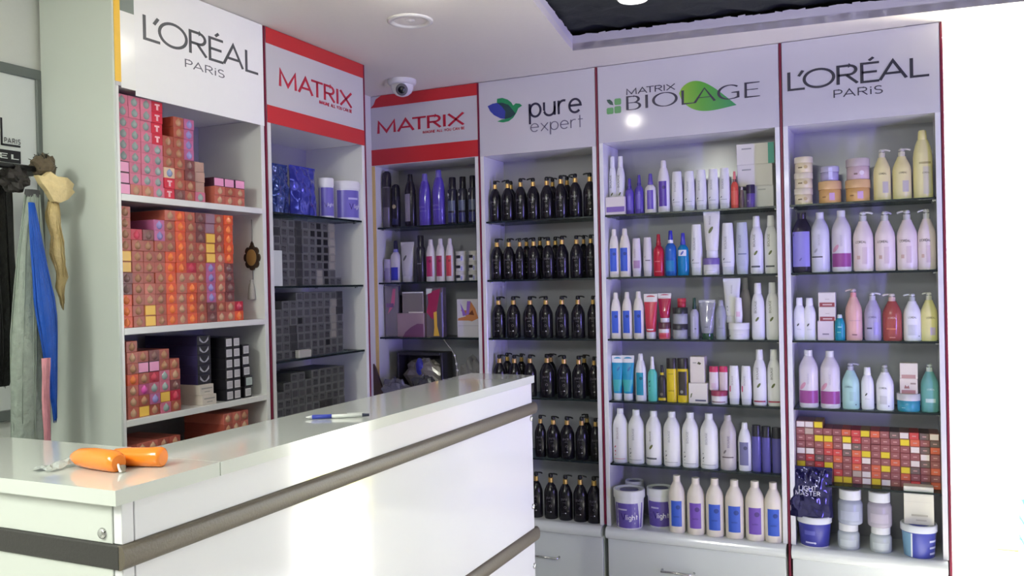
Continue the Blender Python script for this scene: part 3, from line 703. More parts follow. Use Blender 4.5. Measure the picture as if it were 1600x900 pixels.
c = ctxb(SZ[1], 320, 930, 5.333); X, Yp = Zm(c)
BL = (62, 96, 196)
P('cone', 'shampoo_bottle', 'bottle', 102, 190, 204, 'left blue-label white cone-top bottle of the pair, second shelf, '+LCN, CONE(BL))
P('cone', 'shampoo_bottle', 'bottle', 197, 292, 198, 'right blue-label white cone-top bottle of the pair, second shelf, '+LCN, CONE(BL))
SL = dict(c=dict(body=(214, 206, 212), cap=(206, 200, 206)), p=[('R', -.6, .75, .22, .42, (176, 140, 176)), ('T', 'MATRIX', -.1, .5, .04, (170, 160, 170), 1)])
P('tottle', 'conditioner_bottle', 'bottle', 304, 382, 280, 'slim lilac-tinted bottle with mauve band, second shelf, '+LCN, SL)
P('tottle', 'conditioner_bottle', 'bottle', 396, 472, 272, 'slim pale bottle with grey line next to red spray, second shelf', dict(c=dict(body=(214, 208, 208), cap=(208, 202, 202)), p=[('R', -.4, .7, .4, .42, (90, 80, 84)), ('L', -.5, .5, .2, (196, 176, 176))]))
P('spray', 'spray_bottle', 'bottle', 480, 572, 245, 'red spray bottle on second shelf, '+LCN, dict(c=dict(body=(192, 40, 62), collar=(170, 30, 50), spray_head=(176, 34, 54)), rough=.18, p=[('R', -.6, .6, .1, .12, (222, 120, 120)), ('R', -.6, .4, .34, .36, (222, 120, 120))]))
P('spray', 'spray_bottle', 'bottle', 576, 676, 215, 'larger blue spray bottle with white collar, second shelf, '+LCN, dict(c=dict(body=(40, 98, 178), collar=(220, 222, 226), spray_head=(60, 62, 172)), rough=.15, p=[('R', -.7, .7, .1, .34, (30, 128, 178))]))
P('spray', 'spray_bottle', 'bottle', 680, 778, 235, 'teal spray bottle with white label and blue head, second shelf', dict(c=dict(body=(28, 128, 178), collar=(70, 76, 176), spray_head=(74, 70, 176)), rough=.15, p=[('R', -.7, .7, .46, .6, (222, 224, 230)), ('L', 0, .53, .3, (60, 80, 170))]))
P('tottle', 'conditioner_bottle', 'bottle', 790, 892, 165, 'white conditioner bottle left of the jar-mounted tube, second shelf, '+LCN, TOT)
_, z1 = P('jar', 'cosmetic_jar', 'jar', 896, 1040, 445, 'white jar with purple lid holding a tube, second shelf, '+LCN, dict(c=dict(body=(226, 224, 222), lid=(128, 110, 170)), p=[('R', -.6, .6, .25, .28, (190, 190, 190))]))
P('tube', 'hair_tube', 'tube', 898, 1040, 55, 'big white leaf-marked tube standing on the purple-lidded jar', dict(c=dict(body=(226, 224, 220), cap=(228, 228, 226), crimp=(226, 226, 222)), p=[('L', -.05, .6, .34, LEAF), ('T', 'BIOLAGE', -.1, .72, .03, (160, 160, 150), 1)]), on=z1)
P('tottle', 'conditioner_bottle', 'bottle', 1046, 1158, 152, 'white conditioner bottle right of the jar-mounted tube, second shelf, '+LCN, TOT)
P('tottle', 'conditioner_bottle', 'bottle', 1166, 1276, 148, 'grey-blue conditioner bottle on second shelf, '+LCN, dict(c=dict(body=(186, 192, 204), cap=(190, 196, 208)), p=[('R', -.6, .7, .38, .4, (110, 120, 150)), ('T', 'BIOLAGE', -.1, .52, .04, (140, 148, 170), 1)]))
P('tall', 'shampoo_bottle', 'bottle', 1284, 1398, 95, 'left tall white leaf-marked bottle at right end of second shelf', TALLG)
P('tall', 'shampoo_bottle', 'bottle', 1404, 1518, 90, 'right tall white leaf-marked bottle at right end of second shelf', TALLG)

c = ctxb(SZ[2], 430, 930, 5.333); X, Yp = Zm(c)
for i, (a, b, t_) in enumerate(((127, 214, 145), (219, 308, 140), (312, 405, 135))):
    P('cone', 'shampoo_bottle', 'bottle', a, b, t_, '%s blue-label white cone-top bottle of three, third shelf, %s' % (('left', 'middle', 'right')[i], LCN), CONE(BL))
P('tube', 'hair_tube', 'tube', 402, 520, 155, 'red tube with white crimped top on third shelf, '+LCN, dict(c=dict(body=(200, 62, 78), cap=(214, 212, 210), crimp=(222, 216, 212)), p=[('R', -.95, .95, .19, .22, (226, 220, 216)), ('R', -.98, .98, .82, .93, (226, 220, 216))]))
_, z1 = P('jar', 'cosmetic_jar', 'jar', 524, 634, 392, 'white and red jar under a red foil tube, third shelf', dict(c=dict(body=(214, 120, 122), lid=(98, 58, 66)), p=[('R', -.8, .8, .38, .6, (224, 218, 214)), ('R', -.8, .8, .08, .3, (204, 70, 84))]))
P('tube', 'hair_tube', 'tube', 520, 636, 150, 'glossy crimson foil tube standing on the red jar, third shelf', dict(c=dict(body=(176, 36, 74), cap=(216, 212, 212), crimp=(222, 216, 212)), rough=.15, coat=.6, p=[('R', -.98, .98, .82, .93, (226, 220, 216))]), on=z1)
_, z1 = P('jar', 'cosmetic_jar', 'jar', 642, 774, 405, 'lower grey jar with dark lid, third shelf, '+LCN, dict(c=dict(body=(166, 168, 172), lid=(62, 60, 62))))
_, z1 = P('jar', 'cosmetic_jar', 'jar', 642, 774, 268, 'upper grey jar stacked on its twin, third shelf, '+LCN, dict(c=dict(body=(160, 162, 168), lid=(52, 54, 52))), on=z1)
P('jar', 'cosmetic_jar', 'jar', 682, 758, 192, 'small red-lidded pot on top of the grey jars, third shelf', dict(c=dict(body=(176, 50, 62), lid=(196, 62, 74))), on=z1)
P('spray', 'serum_bottle', 'bottle', 788, 862, 188, 'slim silver bottle with dark green cap, third shelf', dict(c=dict(body=(176, 176, 188), collar=(40, 70, 58), spray_head=(36, 72, 56)), p=[('R', -.3, .1, .15, .55, (200, 198, 214)), ('R', .1, .5, .24, .26, (60, 60, 70))]))
P('tube', 'hair_tube', 'tube', 860, 1002, 205, 'silvery glossy tube with green cap on third shelf', dict(c=dict(body=(150, 152, 158), cap=(52, 84, 62), crimp=(180, 182, 184)), rough=.14, coat=.7, p=[('R', -.3, .3, .3, .32, (100, 100, 110))]))
P('cone', 'shampoo_bottle', 'bottle', 1000, 1092, 208, 'grey cone-top bottle between silvery tube and white jar, third shelf', dict(c=dict(body=(160, 164, 170), cap=(166, 168, 174)), p=[('R', -.5, .6, .28, .29, (110, 112, 120)), ('T', 'MATRIX', -.05, .35, .035, (120, 124, 130), 1)]))
_, z1 = P('jar', 'cosmetic_jar', 'jar', 1108, 1290, 395, 'large white jar carrying a tube, third shelf, '+LCN, dict(c=dict(body=(222, 222, 220), lid=(228, 228, 226)), p=[('L', -.8, .22, .08, (60, 66, 60)), ('R', -.3, .5, .3, .32, (190, 192, 192))]))
P('tube', 'hair_tube', 'tube', 1062, 1212, 25, 'large white tube standing on the large white jar, third shelf', dict(c=dict(body=(224, 224, 222), cap=(222, 222, 222), crimp=(228, 228, 226)), p=[('D', -.6, .36, .07, (80, 90, 80)), ('D', -.6, .28, .06, (80, 90, 80)), ('T', 'BIOLAGE', .1, .66, .03, (180, 182, 180), 1)]), on=z1, dy=.012, w=.068)
P('tottle', 'conditioner_bottle', 'bottle', 1156, 1226, 188, 'small white bottle with pink mark standing on the large jar', dict(c=dict(body=(226, 224, 226), cap=(220, 220, 222)), p=[('R', -.5, .5, .25, .45, (222, 190, 206))]), on=z1, dy=-.021)
P('tall', 'shampoo_bottle', 'bottle', 1200, 1296, 22, 'tall pinkish-white bottle behind the large white jar, third shelf', dict(c=dict(body=(220, 210, 212), cap=(222, 216, 216))), dy=.105)
P('tall', 'shampoo_bottle', 'bottle', 1296, 1410, 65, 'left tall white leaf-marked bottle at right end of third shelf', TALL)
P('tall', 'shampoo_bottle', 'bottle', 1416, 1530, 60, 'right tall white leaf-marked bottle at right end of third shelf', TALL)

c = ctxb(SZ[3], 530, 930, 5.333); X, Yp = Zm(c)
TEAL = dict(c=dict(body=(38, 150, 186), cap=(212, 216, 216), crimp=(226, 226, 226)), p=[('R', -.95, .95, .2, .46, (70, 176, 172)), ('R', -.98, .98, .84, .93, (226, 226, 226)), ('L', .3, .7, .3, (24, 108, 170))])
P('tube', 'hair_tube', 'tube', 112, 210, 135, 'left teal and white tube of two, fourth shelf, '+LCN, TEAL)
P('tube', 'hair_tube', 'tube', 216, 326, 135, 'right teal and white tube of two, fourth shelf, '+LCN, TEAL)
P('cone', 'shampoo_bottle', 'bottle', 330, 424, 120, 'white cone-top bottle with teal label, fourth shelf, '+LCN, CONE((40, 144, 168), (222, 222, 222)))
P('spray', 'spray_bottle', 'bottle', 434, 516, 145, 'mint green spray bottle with white head, fourth shelf', dict(c=dict(body=(92, 192, 176), collar=(222, 222, 222), spray_head=(226, 226, 226)), p=[('L', -.5, .44, .2, (40, 96, 96)), ('D', -.5, .34, .14, (40, 96, 96)), ('D', -.5, .24, .1, (40, 96, 96))]))
P('spray', 'serum_bottle', 'bottle', 520, 590, 213, 'small black bottle with yellow base and shoulder, fourth shelf', dict(c=dict(body=(54, 52, 52), collar=(220, 196, 46), spray_head=(46, 44, 44)), p=[('R', -.95, .95, .03, .1, (220, 194, 44)), ('D', 0, .2, .4, (120, 112, 100))]))
YB = dict(c=dict(body=(222, 196, 40), cap=(52, 48, 46)), sy=.7)
P('flat', 'shampoo_bottle', 'bottle', 590, 678, 158, 'plain yellow bottle with black cap, fourth shelf, '+LCN, dict(YB, p=[('R', -.5, .5, .64, .65, (120, 104, 30)), ('T', 'MATRIX', 0, .24, .03, (120, 104, 30))]))
P('flat', 'shampoo_bottle', 'bottle', 680, 774, 158, 'yellow bottle with black label and black cap, fourth shelf', dict(YB, p=[('R', -.75, .8, .16, .7, (66, 60, 52)), ('D', -.1, .24, .3, (150, 146, 138))]))
_, z1 = carton('product_carton', 'carton', X(776), X(934), Yp(368), 'lower wide cream carton with leaf mark, fourth shelf, '+LCN, (224, 218, 206), [('R', -.3, .85, .1, .18, (90, 90, 110)), ('P', [(-.85, .25), (-.7, .3), (-.6, .5), (-.75, .48)], LEAF)], c, .07, dy=-.02)
carton('product_carton', 'carton', X(787), X(908), Yp(148), 'upper narrow cream carton with small leaf, fourth shelf, '+LCN, (222, 214, 200), [('P', [(.0, .74), (.4, .70), (.6, .76), (.2, .82)], (86, 84, 60)), ('R', -.6, -.1, .76, .79, (150, 146, 136))], c, .06, on=z1, dy=-.015)
_, z1 = P('jar', 'cosmetic_jar', 'jar', 962, 1106, 424, 'white jar with maroon lid under two small bottles, fourth shelf', dict(c=dict(body=(226, 222, 222), lid=(156, 62, 86)), p=[('R', -.8, .8, .14, .2, (120, 60, 74))]))
PK = dict(c=dict(body=(224, 212, 214), cap=(200, 60, 96)), p=[('R', -.5, .5, .1, .3, (222, 196, 206))])
P('flat', 'conditioner_bottle', 'bottle', 947, 1027, 225, 'left small pink-capped bottle standing on the maroon-lidded jar', PK, on=z1)
P('flat', 'conditioner_bottle', 'bottle', 1030, 1104, 225, 'right small pink-capped bottle standing on the maroon-lidded jar', dict(c=dict(body=(214, 198, 196), cap=(200, 60, 96))), on=z1)
P('tottle', 'conditioner_bottle', 'bottle', 1108, 1202, 220, 'left white bottle with pink print, fourth shelf, '+LCN, TOTP)
P('tottle', 'conditioner_bottle', 'bottle', 1208, 1304, 222, 'right white bottle with pink print, fourth shelf, '+LCN, TOTP)
P('tall', 'shampoo_bottle', 'bottle', 1308, 1426, 85, 'left tall white bottle with red base line, fourth shelf', TALLR)
P('tall', 'shampoo_bottle', 'bottle', 1432, 1550, 85, 'right tall white bottle with red base line, fourth shelf', TALLR)

c = ctxb(SZ[4], 630, 930, 5.333); X, Yp = Zm(c)
LR = dict(c=LIT['c'], p=[('T', 'BIOLAGE', -.05, .45, .035, (190, 180, 180), 1), ('R', -.7, .75, .075, .082, (196, 70, 80)), ('L', -.5, .3, .12, (190, 50, 60)), ('D', -.5, .22, .09, (190, 50, 60)), ('D', -.5, .15, .07, (190, 50, 60))])
LG = dict(c=LIT['c'], p=[('L', -.15, .34, .24, LEAF), ('T', 'BIOLAGE', -.15, .45, .03, (160, 160, 150), 1), ('R', -.8, .5, .11, .14, (84, 88, 92))])
for i, (a, b, t_, s) in enumerate(((130, 262, 40, LR), (268, 412, 52, LIT), (414, 556, 62, LG), (562, 712, 68, LIT), (716, 864, 76, LIT), (868, 1026, 84, LIT))):
    P('litre', 'shampoo_bottle', 'bottle', a, b, t_, ('leftmost litre bottle of the white row, red print, fifth shelf, ', 'second white litre bottle from left, grey print, fifth shelf, ', 'third white litre bottle from left, green leaf, fifth shelf, ', 'fourth white litre bottle from left, fifth shelf, ', 'fifth white litre bottle from left, fifth shelf, ', 'sixth white litre bottle from left, fifth shelf, ')[i]+LCN, s)
P('litre', 'shampoo_bottle', 'bottle', 1032, 1174, 97, 'translucent beige litre bottle on fifth shelf, '+LCN, dict(c=dict(body=(190, 184, 180), cap=(176, 172, 168)), rough=.2, p=[('R', -.6, .75, .23, .25, (96, 84, 84)), ('L', -.25, .34, .2, (120, 112, 112)), ('T', 'BIOLAGE', .3, .42, .035, (140, 130, 150), 1)]))
P('cone', 'shampoo_bottle', 'bottle', 1186, 1300, 160, 'white cone-top bottle with grey-lilac label, fifth shelf', CONE((120, 120, 156), (226, 226, 226)))
VB = dict(c=dict(body=(88, 84, 150), cap=(46, 46, 50)), sy=.8, rough=.2)
for i, (a, b, t_) in enumerate(((1300, 1380, 182), (1382, 1464, 192), (1468, 1550, 202))):
    P('flat', 'shampoo_bottle', 'bottle', a, b, t_, '%s violet bottle with black cap of three, fifth shelf, %s' % (('left', 'middle', 'right')[i], LCN), VB)

c = ctxb(.475, 730, 930, 5.293, Y=3.43); X, Yp = Zm(c)
TUB = dict(c=dict(body=(226, 226, 228), lid=(222, 224, 222), lid_label=(112, 110, 146)), p=[('R', -.92, .92, .04, .68, (100, 84, 166)), ('T', 'V', -.15, .26, .16, (52, 40, 110)), ('T', 'light', .36, .26, .13, (226, 224, 236)), ('R', -.5, .1, .5, .54, (190, 186, 214))])
P('tub', 'bleach_tub', 'tub', 148, 414, 172, 'purple-banded white tub in front at left, bottom ledge, '+LCN, TUB, dy=-.008)
P('tub', 'bleach_tub', 'tub', 424, 650, 160, 'purple-banded white tub partly behind the first white bottle', TUB, dy=.05, w=.112)
P('tub', 'bleach_tub', 'tub', 205, 445, 105, 'purple-banded tub behind the others, its lid showing above', TUB, dy=.115, w=.08)
for i, (a, b, t_, cl) in enumerate(((602, 744, 65, BL), (752, 906, 86, (120, 84, 180)), (908, 1064, 92, BL), (1068, 1230, 104, BL), (1234, 1402, 113, (116, 84, 176)), (1406, 1562, 126, BL))):
    P('litre', 'developer_bottle', 'bottle', a, b, t_, '%s of six cream developer bottles on bottom ledge, %s label' % (('leftmost', 'second from left', 'third from left', 'fourth from left', 'fifth from left', 'rightmost')[i], 'blue' if cl is BL else 'purple'),
      dict(c=dict(body=(226, 218, 204), cap=(224, 216, 202)), p=[('R', -.55, .7, .12, .57, cl), ('D', .3, .46, .26, tuple(int(v*.72) for v in cl)), ('T', 'MATRIX', .1, .28, .022, tuple(int(v*.6) for v in cl))]), dy=-.01)

# ------------------------------------------------------------ bird-sign cabinet: black pump bottles
def pures(rows, z, oy, ox, s, shelf, Y=3.45):
    global X, Yp, c
    c = ctxb(z, oy, ox, s, Y); X, Yp = Zm(c)
    wn = ['leftmost', 'second', 'third', 'fourth', 'fifth', 'sixth', 'seventh', 'eighth', 'ninth']
    st = dict(c=dict(body=(26, 24, 28), collar=(214, 176, 104), pump=(20, 20, 22)), m_collar=.7, rough=.16, r_collar=.3, r_pump=.3,
              p=[('O', .25, .30, .17, (120, 116, 116)), ('D', .3, .17, .075, (225, 225, 225)), ('R', -.3, .45, .16, .166, (84, 82, 84)), ('T', 'pure', .1, .46, .06, (96, 92, 96)), ('R', -.1, .35, .40, .41, (90, 88, 92))])
    for i, (cx, t_, wd, back) in enumerate(rows):
        n = sum(1 for r in rows[:i] if r[3] == back)
        lab = '%s %s black pump bottle%s, %s, bird-sign cabinet' % (wn[n] if n else 'leftmost', 'from left' if n else '', ' in the rear row' if back else ' in the front row', shelf)
        lab = lab.replace('leftmost  ', 'leftmost ')
        P('pure', 'pump_bottle', 'bottle', cx-wd/2, cx+wd/2, t_, lab, st, dy=.085 if back else 0)
pures([(95, 183, 78, 0), (184, 176, 86, 0), (270, 166, 84, 0), (354, 163, 88, 0), (446, 156, 90, 0), (540, 145, 92, 0), (636, 135, 92, 0), (734, 128, 92, 0), (206, 184, 80, 1), (485, 164, 80, 1), (582, 152, 80, 1)], SZ[0], 240, 750, 4.287, 'top shelf')
pures([(97, 570, 88, 0), (192, 568, 88, 0), (265, 566, 70, 0), (358, 562, 88, 0), (455, 558, 90, 0), (548, 550, 88, 0), (645, 548, 90, 0), (740, 542, 80, 0), (310, 564, 78, 1), (400, 558, 78, 1), (503, 556, 78, 1), (693, 546, 70, 1)], SZ[1], 240, 750, 4.287, 'second shelf')
pures([(118, 105, 98, 0), (233, 103, 98, 0), (350, 103, 98, 0), (462, 102, 98, 0), (574, 100, 98, 0), (687, 99, 98, 0), (792, 98, 80, 0)], SZ[2], 440, 750, 4.5, 'third shelf')
pures([(135, 513, 92, 0), (240, 514, 90, 0), (350, 512, 92, 0), (470, 508, 106, 0), (590, 516, 100, 0), (693, 520, 98, 0), (800, 526, 74, 0), (190, 500, 84, 1), (290, 504, 80, 1), (497, 505, 84, 1), (732, 512, 84, 1)], SZ[3], 440, 750, 4.5, 'fourth shelf')
pures([(0, 62, 66, 0), (80, 60, 60, 0), (147, 66, 72, 0), (219, 68, 76, 0), (295, 70, 70, 0), (367, 76, 60, 0), (322, 56, 64, 1)], SZ[4], 630, 820, 3.33, 'fifth shelf')
pures([(-18, 350, 64, 0), (58, 356, 68, 0), (134, 364, 72, 0), (210, 372, 74, 0), (287, 374, 76, 0), (365, 380, 78, 0)], .475, 630, 820, 3.33, 'bottom ledge', Y=3.43)

# ------------------------------------------------------------ right-end cabinet
c = ctxb(SZ[0], 190, 1210, 5.714); X, Yp = Zm(c)
CJ = dict(c=dict(body=(224, 212, 168), lid=(228, 218, 184)), p=[('R', -.5, -.05, .28, .36, (120, 104, 70)), ('D', .3, .35, .2, (198, 178, 120))])
z1 = None
for i, y in enumerate((600, 462, 322)):
    _, z1 = P('jar', 'cosmetic_jar', 'jar', 172, 346, y, '%s cream yellow jar of the stack of three, top shelf, right-end cabinet' % ('lowest', 'middle', 'topmost')[i], CJ, on=z1)
AJ = dict(c=dict(body=(216, 172, 108), lid=(222, 184, 130)), rough=.18, p=[('R', 0, .45, .12, .45, (206, 168, 196)), ('R', -.6, -.3, .25, .3, (150, 110, 70))])
_, z1 = P('jar', 'cosmetic_jar', 'jar', 386, 604, 538, 'amber jar with a smaller lavender pot on top, right-end cabinet', AJ)
P('jar', 'cosmetic_jar', 'jar', 404, 580, 405, 'pale lavender pot standing on the left amber jar', dict(c=dict(body=(176, 170, 200), lid=(190, 186, 208)), rough=.15, p=[('R', -.05, .35, .1, .9, (206, 204, 232))]), on=z1)
_, z1 = P('jar', 'cosmetic_jar', 'jar', 626, 862, 524, 'amber jar under a pink pot, top shelf, right-end cabinet', AJ)
P('jar', 'cosmetic_jar', 'jar', 632, 856, 336, 'translucent pink pot stacked on the right amber jar', dict(c=dict(body=(208, 184, 184), lid=(200, 186, 184)), rough=.15, p=[('R', -.3, .0, .22, .3, (130, 100, 96)), ('D', .35, .3, .2, (226, 216, 216))]), on=z1)
CP = dict(c=dict(body=(228, 218, 158), collar=(206, 200, 176), pump=(208, 204, 188)), p=[('T', "L'OR\u00c9AL", .1, .5, .028, (110, 100, 70)), ('R', .05, .7, .14, .36, (196, 188, 178))])
P('pumpl', 'pump_bottle', 'bottle', 876, 1038, 250, 'left cream yellow pump bottle, top shelf, right-end cabinet', CP)
P('pumpl', 'pump_bottle', 'bottle', 1046, 1222, 240, 'right cream yellow pump bottle, top shelf, right-end cabinet', CP)
P('cone', 'shampoo_bottle', 'bottle', 1228, 1410, 80, 'tall cream yellow cone-top bottle at right end, top shelf', dict(c=dict(body=(230, 222, 160), cap=(230, 220, 150)), p=[('R', -.4, .8, .50, .53, (180, 168, 110)), ('R', 0, .8, .06, .46, (216, 210, 176)), ('T', "L'OR\u00c9AL", .3, .36, .02, (130, 120, 80))]))

c = ctxb(SZ[1], 310, 1210, 5.714); X, Yp = Zm(c)
P('litre', 'shampoo_bottle', 'bottle', 118, 306, 130, 'black litre bottle with lavender label, second shelf, right-end cabinet', dict(c=dict(body=(46, 42, 52), cap=(44, 40, 46)), rough=.2, p=[('R', -.9, .78, .1, .68, (140, 134, 200)), ('L', -.1, .22, .14, (104, 98, 160))]))
P('litre', 'shampoo_bottle', 'bottle', 316, 492, 126, 'pale silver litre bottle with dark line, second shelf, right-end cabinet', dict(c=dict(body=(204, 204, 214), cap=(200, 200, 208)), rough=.2, p=[('R', -.85, .3, .245, .265, (70, 64, 74)), ('L', -.4, .36, .2, (170, 170, 176)), ('T', 'BIOLAGE', .05, .45, .03, (176, 176, 186), 1)]))
MAG = dict(c=dict(body=(212, 206, 210), cap=(206, 206, 206)), rough=.2, p=[('R', -.92, .95, .08, .30, (152, 76, 138)), ('L', -.55, .38, .34, (206, 150, 170)), ('T', 'BIOLAGE', .1, .42, .03, (186, 180, 196), 1)])
P('litre', 'shampoo_bottle', 'bottle', 502, 686, 110, 'white litre bottle with magenta base band, second shelf, right-end cabinet', MAG)
PL = dict(c=dict(body=(230, 216, 210), collar=(196, 196, 190), pump=(206, 206, 202)), p=[('T', "L'OR\u00c9AL", -.2, .47, .034, (96, 84, 84)), ('R', -.1, .4, .12, .4, (214, 196, 196)), ('R', -.6, -.3, .2, .26, (206, 176, 160))])
for i, (a, b, t_) in enumerate(((694, 882, 120), (888, 1078, 116), (1084, 1276, 106), (1284, 1456, 96))):
    P('pumpl', 'pump_bottle', 'bottle', a, b, t_, '%s pale pink-white pump bottle of four, second shelf, right-end cabinet' % ('leftmost', 'second', 'third', 'rightmost')[i], dict(PL, noz=(1, .7, -1, -1)[i], noz_a=(.1, .9, .2, .1)[i]))

c = ctxb(SZ[2], 430, 1210, 5.714); X, Yp = Zm(c)
TS = dict(c=dict(body=(228, 228, 228), cap=(226, 226, 226)), p=[('L', -.2, .36, .2, (76, 80, 74)), ('R', -.4, .3, .24, .26, (206, 206, 206))])
P('tall', 'shampoo_bottle', 'bottle', 136, 248, 200, 'left small white leaf-marked bottle, third shelf, right-end cabinet', TS)
P('tall', 'shampoo_bottle', 'bottle', 252, 372, 203, 'right small white leaf-marked bottle, third shelf, right-end cabinet', TS)
_, z1 = carton('product_carton', 'carton', X(382), X(532), Yp(410), 'pinkish lowest carton of the stack, third shelf, right-end cabinet', (218, 206, 210), [('R', -.4, .4, .28, .36, (150, 140, 150))], c, .06, dy=-.02)
CB = [('R', -.85, .9, .0, .30, (150, 70, 76)), ('R', -.5, .6, .1, .2, (206, 180, 176)), ('R', -.2, .3, .5, .56, (200, 190, 184))]
_, z1 = carton('product_carton', 'carton', X(392), X(546), Yp(284), 'middle white and maroon carton of the stack, third shelf, right-end cabinet', (222, 214, 206), CB, c, .055, on=z1, dy=-.02)
carton('product_carton', 'carton', X(388), X(544), Yp(155), 'topmost white and maroon carton of the stack, third shelf, right-end cabinet', (222, 216, 210), CB, c, .055, on=z1, dy=-.02)
P('cone', 'serum_bottle', 'bottle', 536, 630, 350, 'small teal bottle with white cap, third shelf, right-end cabinet', dict(c=dict(body=(30, 140, 160), cap=(200, 214, 214)), rough=.2, p=[('R', -.4, .4, .5, .54, (150, 210, 210)), ('R', -.5, .2, .3, .34, (120, 200, 180))]), dy=-.02)
P('pumpl', 'pump_bottle', 'bottle', 626, 782, 122, 'tall salmon pink pump bottle, third shelf, right-end cabinet', dict(c=dict(body=(222, 176, 166), collar=(216, 150, 150), pump=(206, 190, 190)), p=[('R', -.5, .8, .38, .39, (190, 150, 150)), ('R', -.2, .4, .1, .12, (150, 110, 110))], noz=-1))
P('pumpl', 'pump_bottle', 'bottle', 796, 952, 155, 'lavender pump bottle, third shelf, right-end cabinet', dict(c=dict(body=(176, 170, 196), collar=(196, 194, 204), pump=(216, 214, 220)), p=[('T', "L'OR\u00c9AL", 0, .47, .034, (110, 104, 140)), ('R', -.7, -.1, .24, .27, (80, 74, 96)), ('R', .1, .7, .12, .38, (166, 158, 206))]))
P('pumpl', 'pump_bottle', 'bottle', 958, 1138, 165, 'red-brown translucent pump bottle, third shelf, right-end cabinet', dict(c=dict(body=(168, 84, 76), collar=(206, 176, 166), pump=(214, 206, 200)), rough=.15, p=[('T', "L'OR\u00c9AL", 0, .47, .034, (230, 190, 176)), ('R', -.6, .4, .24, .27, (216, 130, 100)), ('R', -.3, .3, .06, .08, (214, 150, 130))], noz=-1))
P('pumpl', 'pump_bottle', 'bottle', 1144, 1310, 165, 'white pump bottle with grey label, third shelf, right-end cabinet', dict(c=dict(body=(232, 232, 232), collar=(176, 182, 176), pump=(206, 210, 204)), p=[('T', "L'OR\u00c9AL", 0, .48, .034, (110, 112, 112)), ('R', -.5, .5, .12, .34, (206, 208, 210)), ('D', .72, .1, .06, (60, 60, 66))], noz=-1))
P('pumpl', 'pump_bottle', 'bottle', 1318, 1474, 152, 'pale yellow pump bottle at right end, third shelf', dict(c=dict(body=(226, 220, 150), collar=(206, 206, 186), pump=(222, 222, 212)), p=[('T', "L'OR\u00c9AL", .2, .46, .034, (140, 136, 90)), ('R', .1, .7, .12, .28, (206, 190, 206))], noz=-1, noz_a=.7))

c = ctxb(SZ[3], 530, 1210, 5.714); X, Yp = Zm(c)
P('litre', 'shampoo_bottle', 'bottle', 212, 392, 95, 'left white litre bottle with magenta base band, fourth shelf, right-end cabinet', MAG)
P('litre', 'shampoo_bottle', 'bottle', 400, 586, 103, 'right white litre bottle with magenta base band, fourth shelf, right-end cabinet', MAG)
P('pumpl', 'pump_bottle', 'bottle', 598, 758, 212, 'mint green pump bottle, fourth shelf, right-end cabinet', dict(c=dict(body=(170, 208, 200), collar=(170, 172, 184), pump=(176, 176, 188)), p=[('T', "L'OR\u00c9AL", -.2, .47, .034, (96, 120, 120)), ('R', -.1, .6, .18, .38, (160, 196, 190)), ('D', .6, .1, .07, (50, 60, 70))]))
P('tall', 'shampoo_bottle', 'bottle', 768, 888, 250, 'small white leaf-marked bottle, fourth shelf, right-end cabinet', TS)
P('pumpl', 'pump_bottle', 'bottle', 902, 1066, 230, 'white pump bottle with grey collar, fourth shelf, right-end cabinet', dict(c=dict(body=(232, 232, 234), collar=(160, 164, 158), pump=(190, 192, 186)), p=[('T', "L'OR\u00c9AL", -.2, .48, .034, (110, 112, 116)), ('R', -.6, .2, .14, .32, (206, 206, 208)), ('D', .4, .1, .07, (60, 60, 66))], noz_a=1.4))
_, z1 = P('jar', 'cosmetic_jar', 'jar', 1086, 1310, 480, 'teal jar with white lid under two cartons, fourth shelf', dict(c=dict(body=(64, 150, 170), lid=(206, 206, 202)), rough=.2, p=[('R', -.6, -.3, .2, .24, (150, 206, 210))]))
CB2 = [('R', -.8, .75, .0, .24, (188, 140, 132)), ('R', .2, .8, .62, .72, (176, 156, 140)), ('P', [(-.5, .34), (.1, .34), (.0, .55), (-.2, .45), (-.4, .58)], (170, 120, 110))]
_, z1 = carton('product_carton', 'carton', X(1116), X(1280), Yp(352), 'lower cream carton with brown print on the teal jar', (222, 212, 196), CB2, c, .045, on=z1, dy=-.02)
carton('product_carton', 'carton', X(1116), X(1280), Yp(216), 'upper cream carton on top of the teal jar stack', (222, 214, 198), [('R', -.8, .75, .0, .24, (188, 150, 140))], c, .045, on=z1, dy=-.02)
P('pumpl', 'pump_bottle', 'bottle', 1322, 1490, 220, 'teal green pump bottle at right end, fourth shelf', dict(c=dict(body=(108, 168, 160), collar=(176, 190, 180), pump=(186, 196, 188)), p=[('T', "L'OR\u00c9AL", .1, .46, .03, (206, 226, 222)), ('R', -.5, .6, .2, .28, (190, 214, 206))], noz_a=1.4))

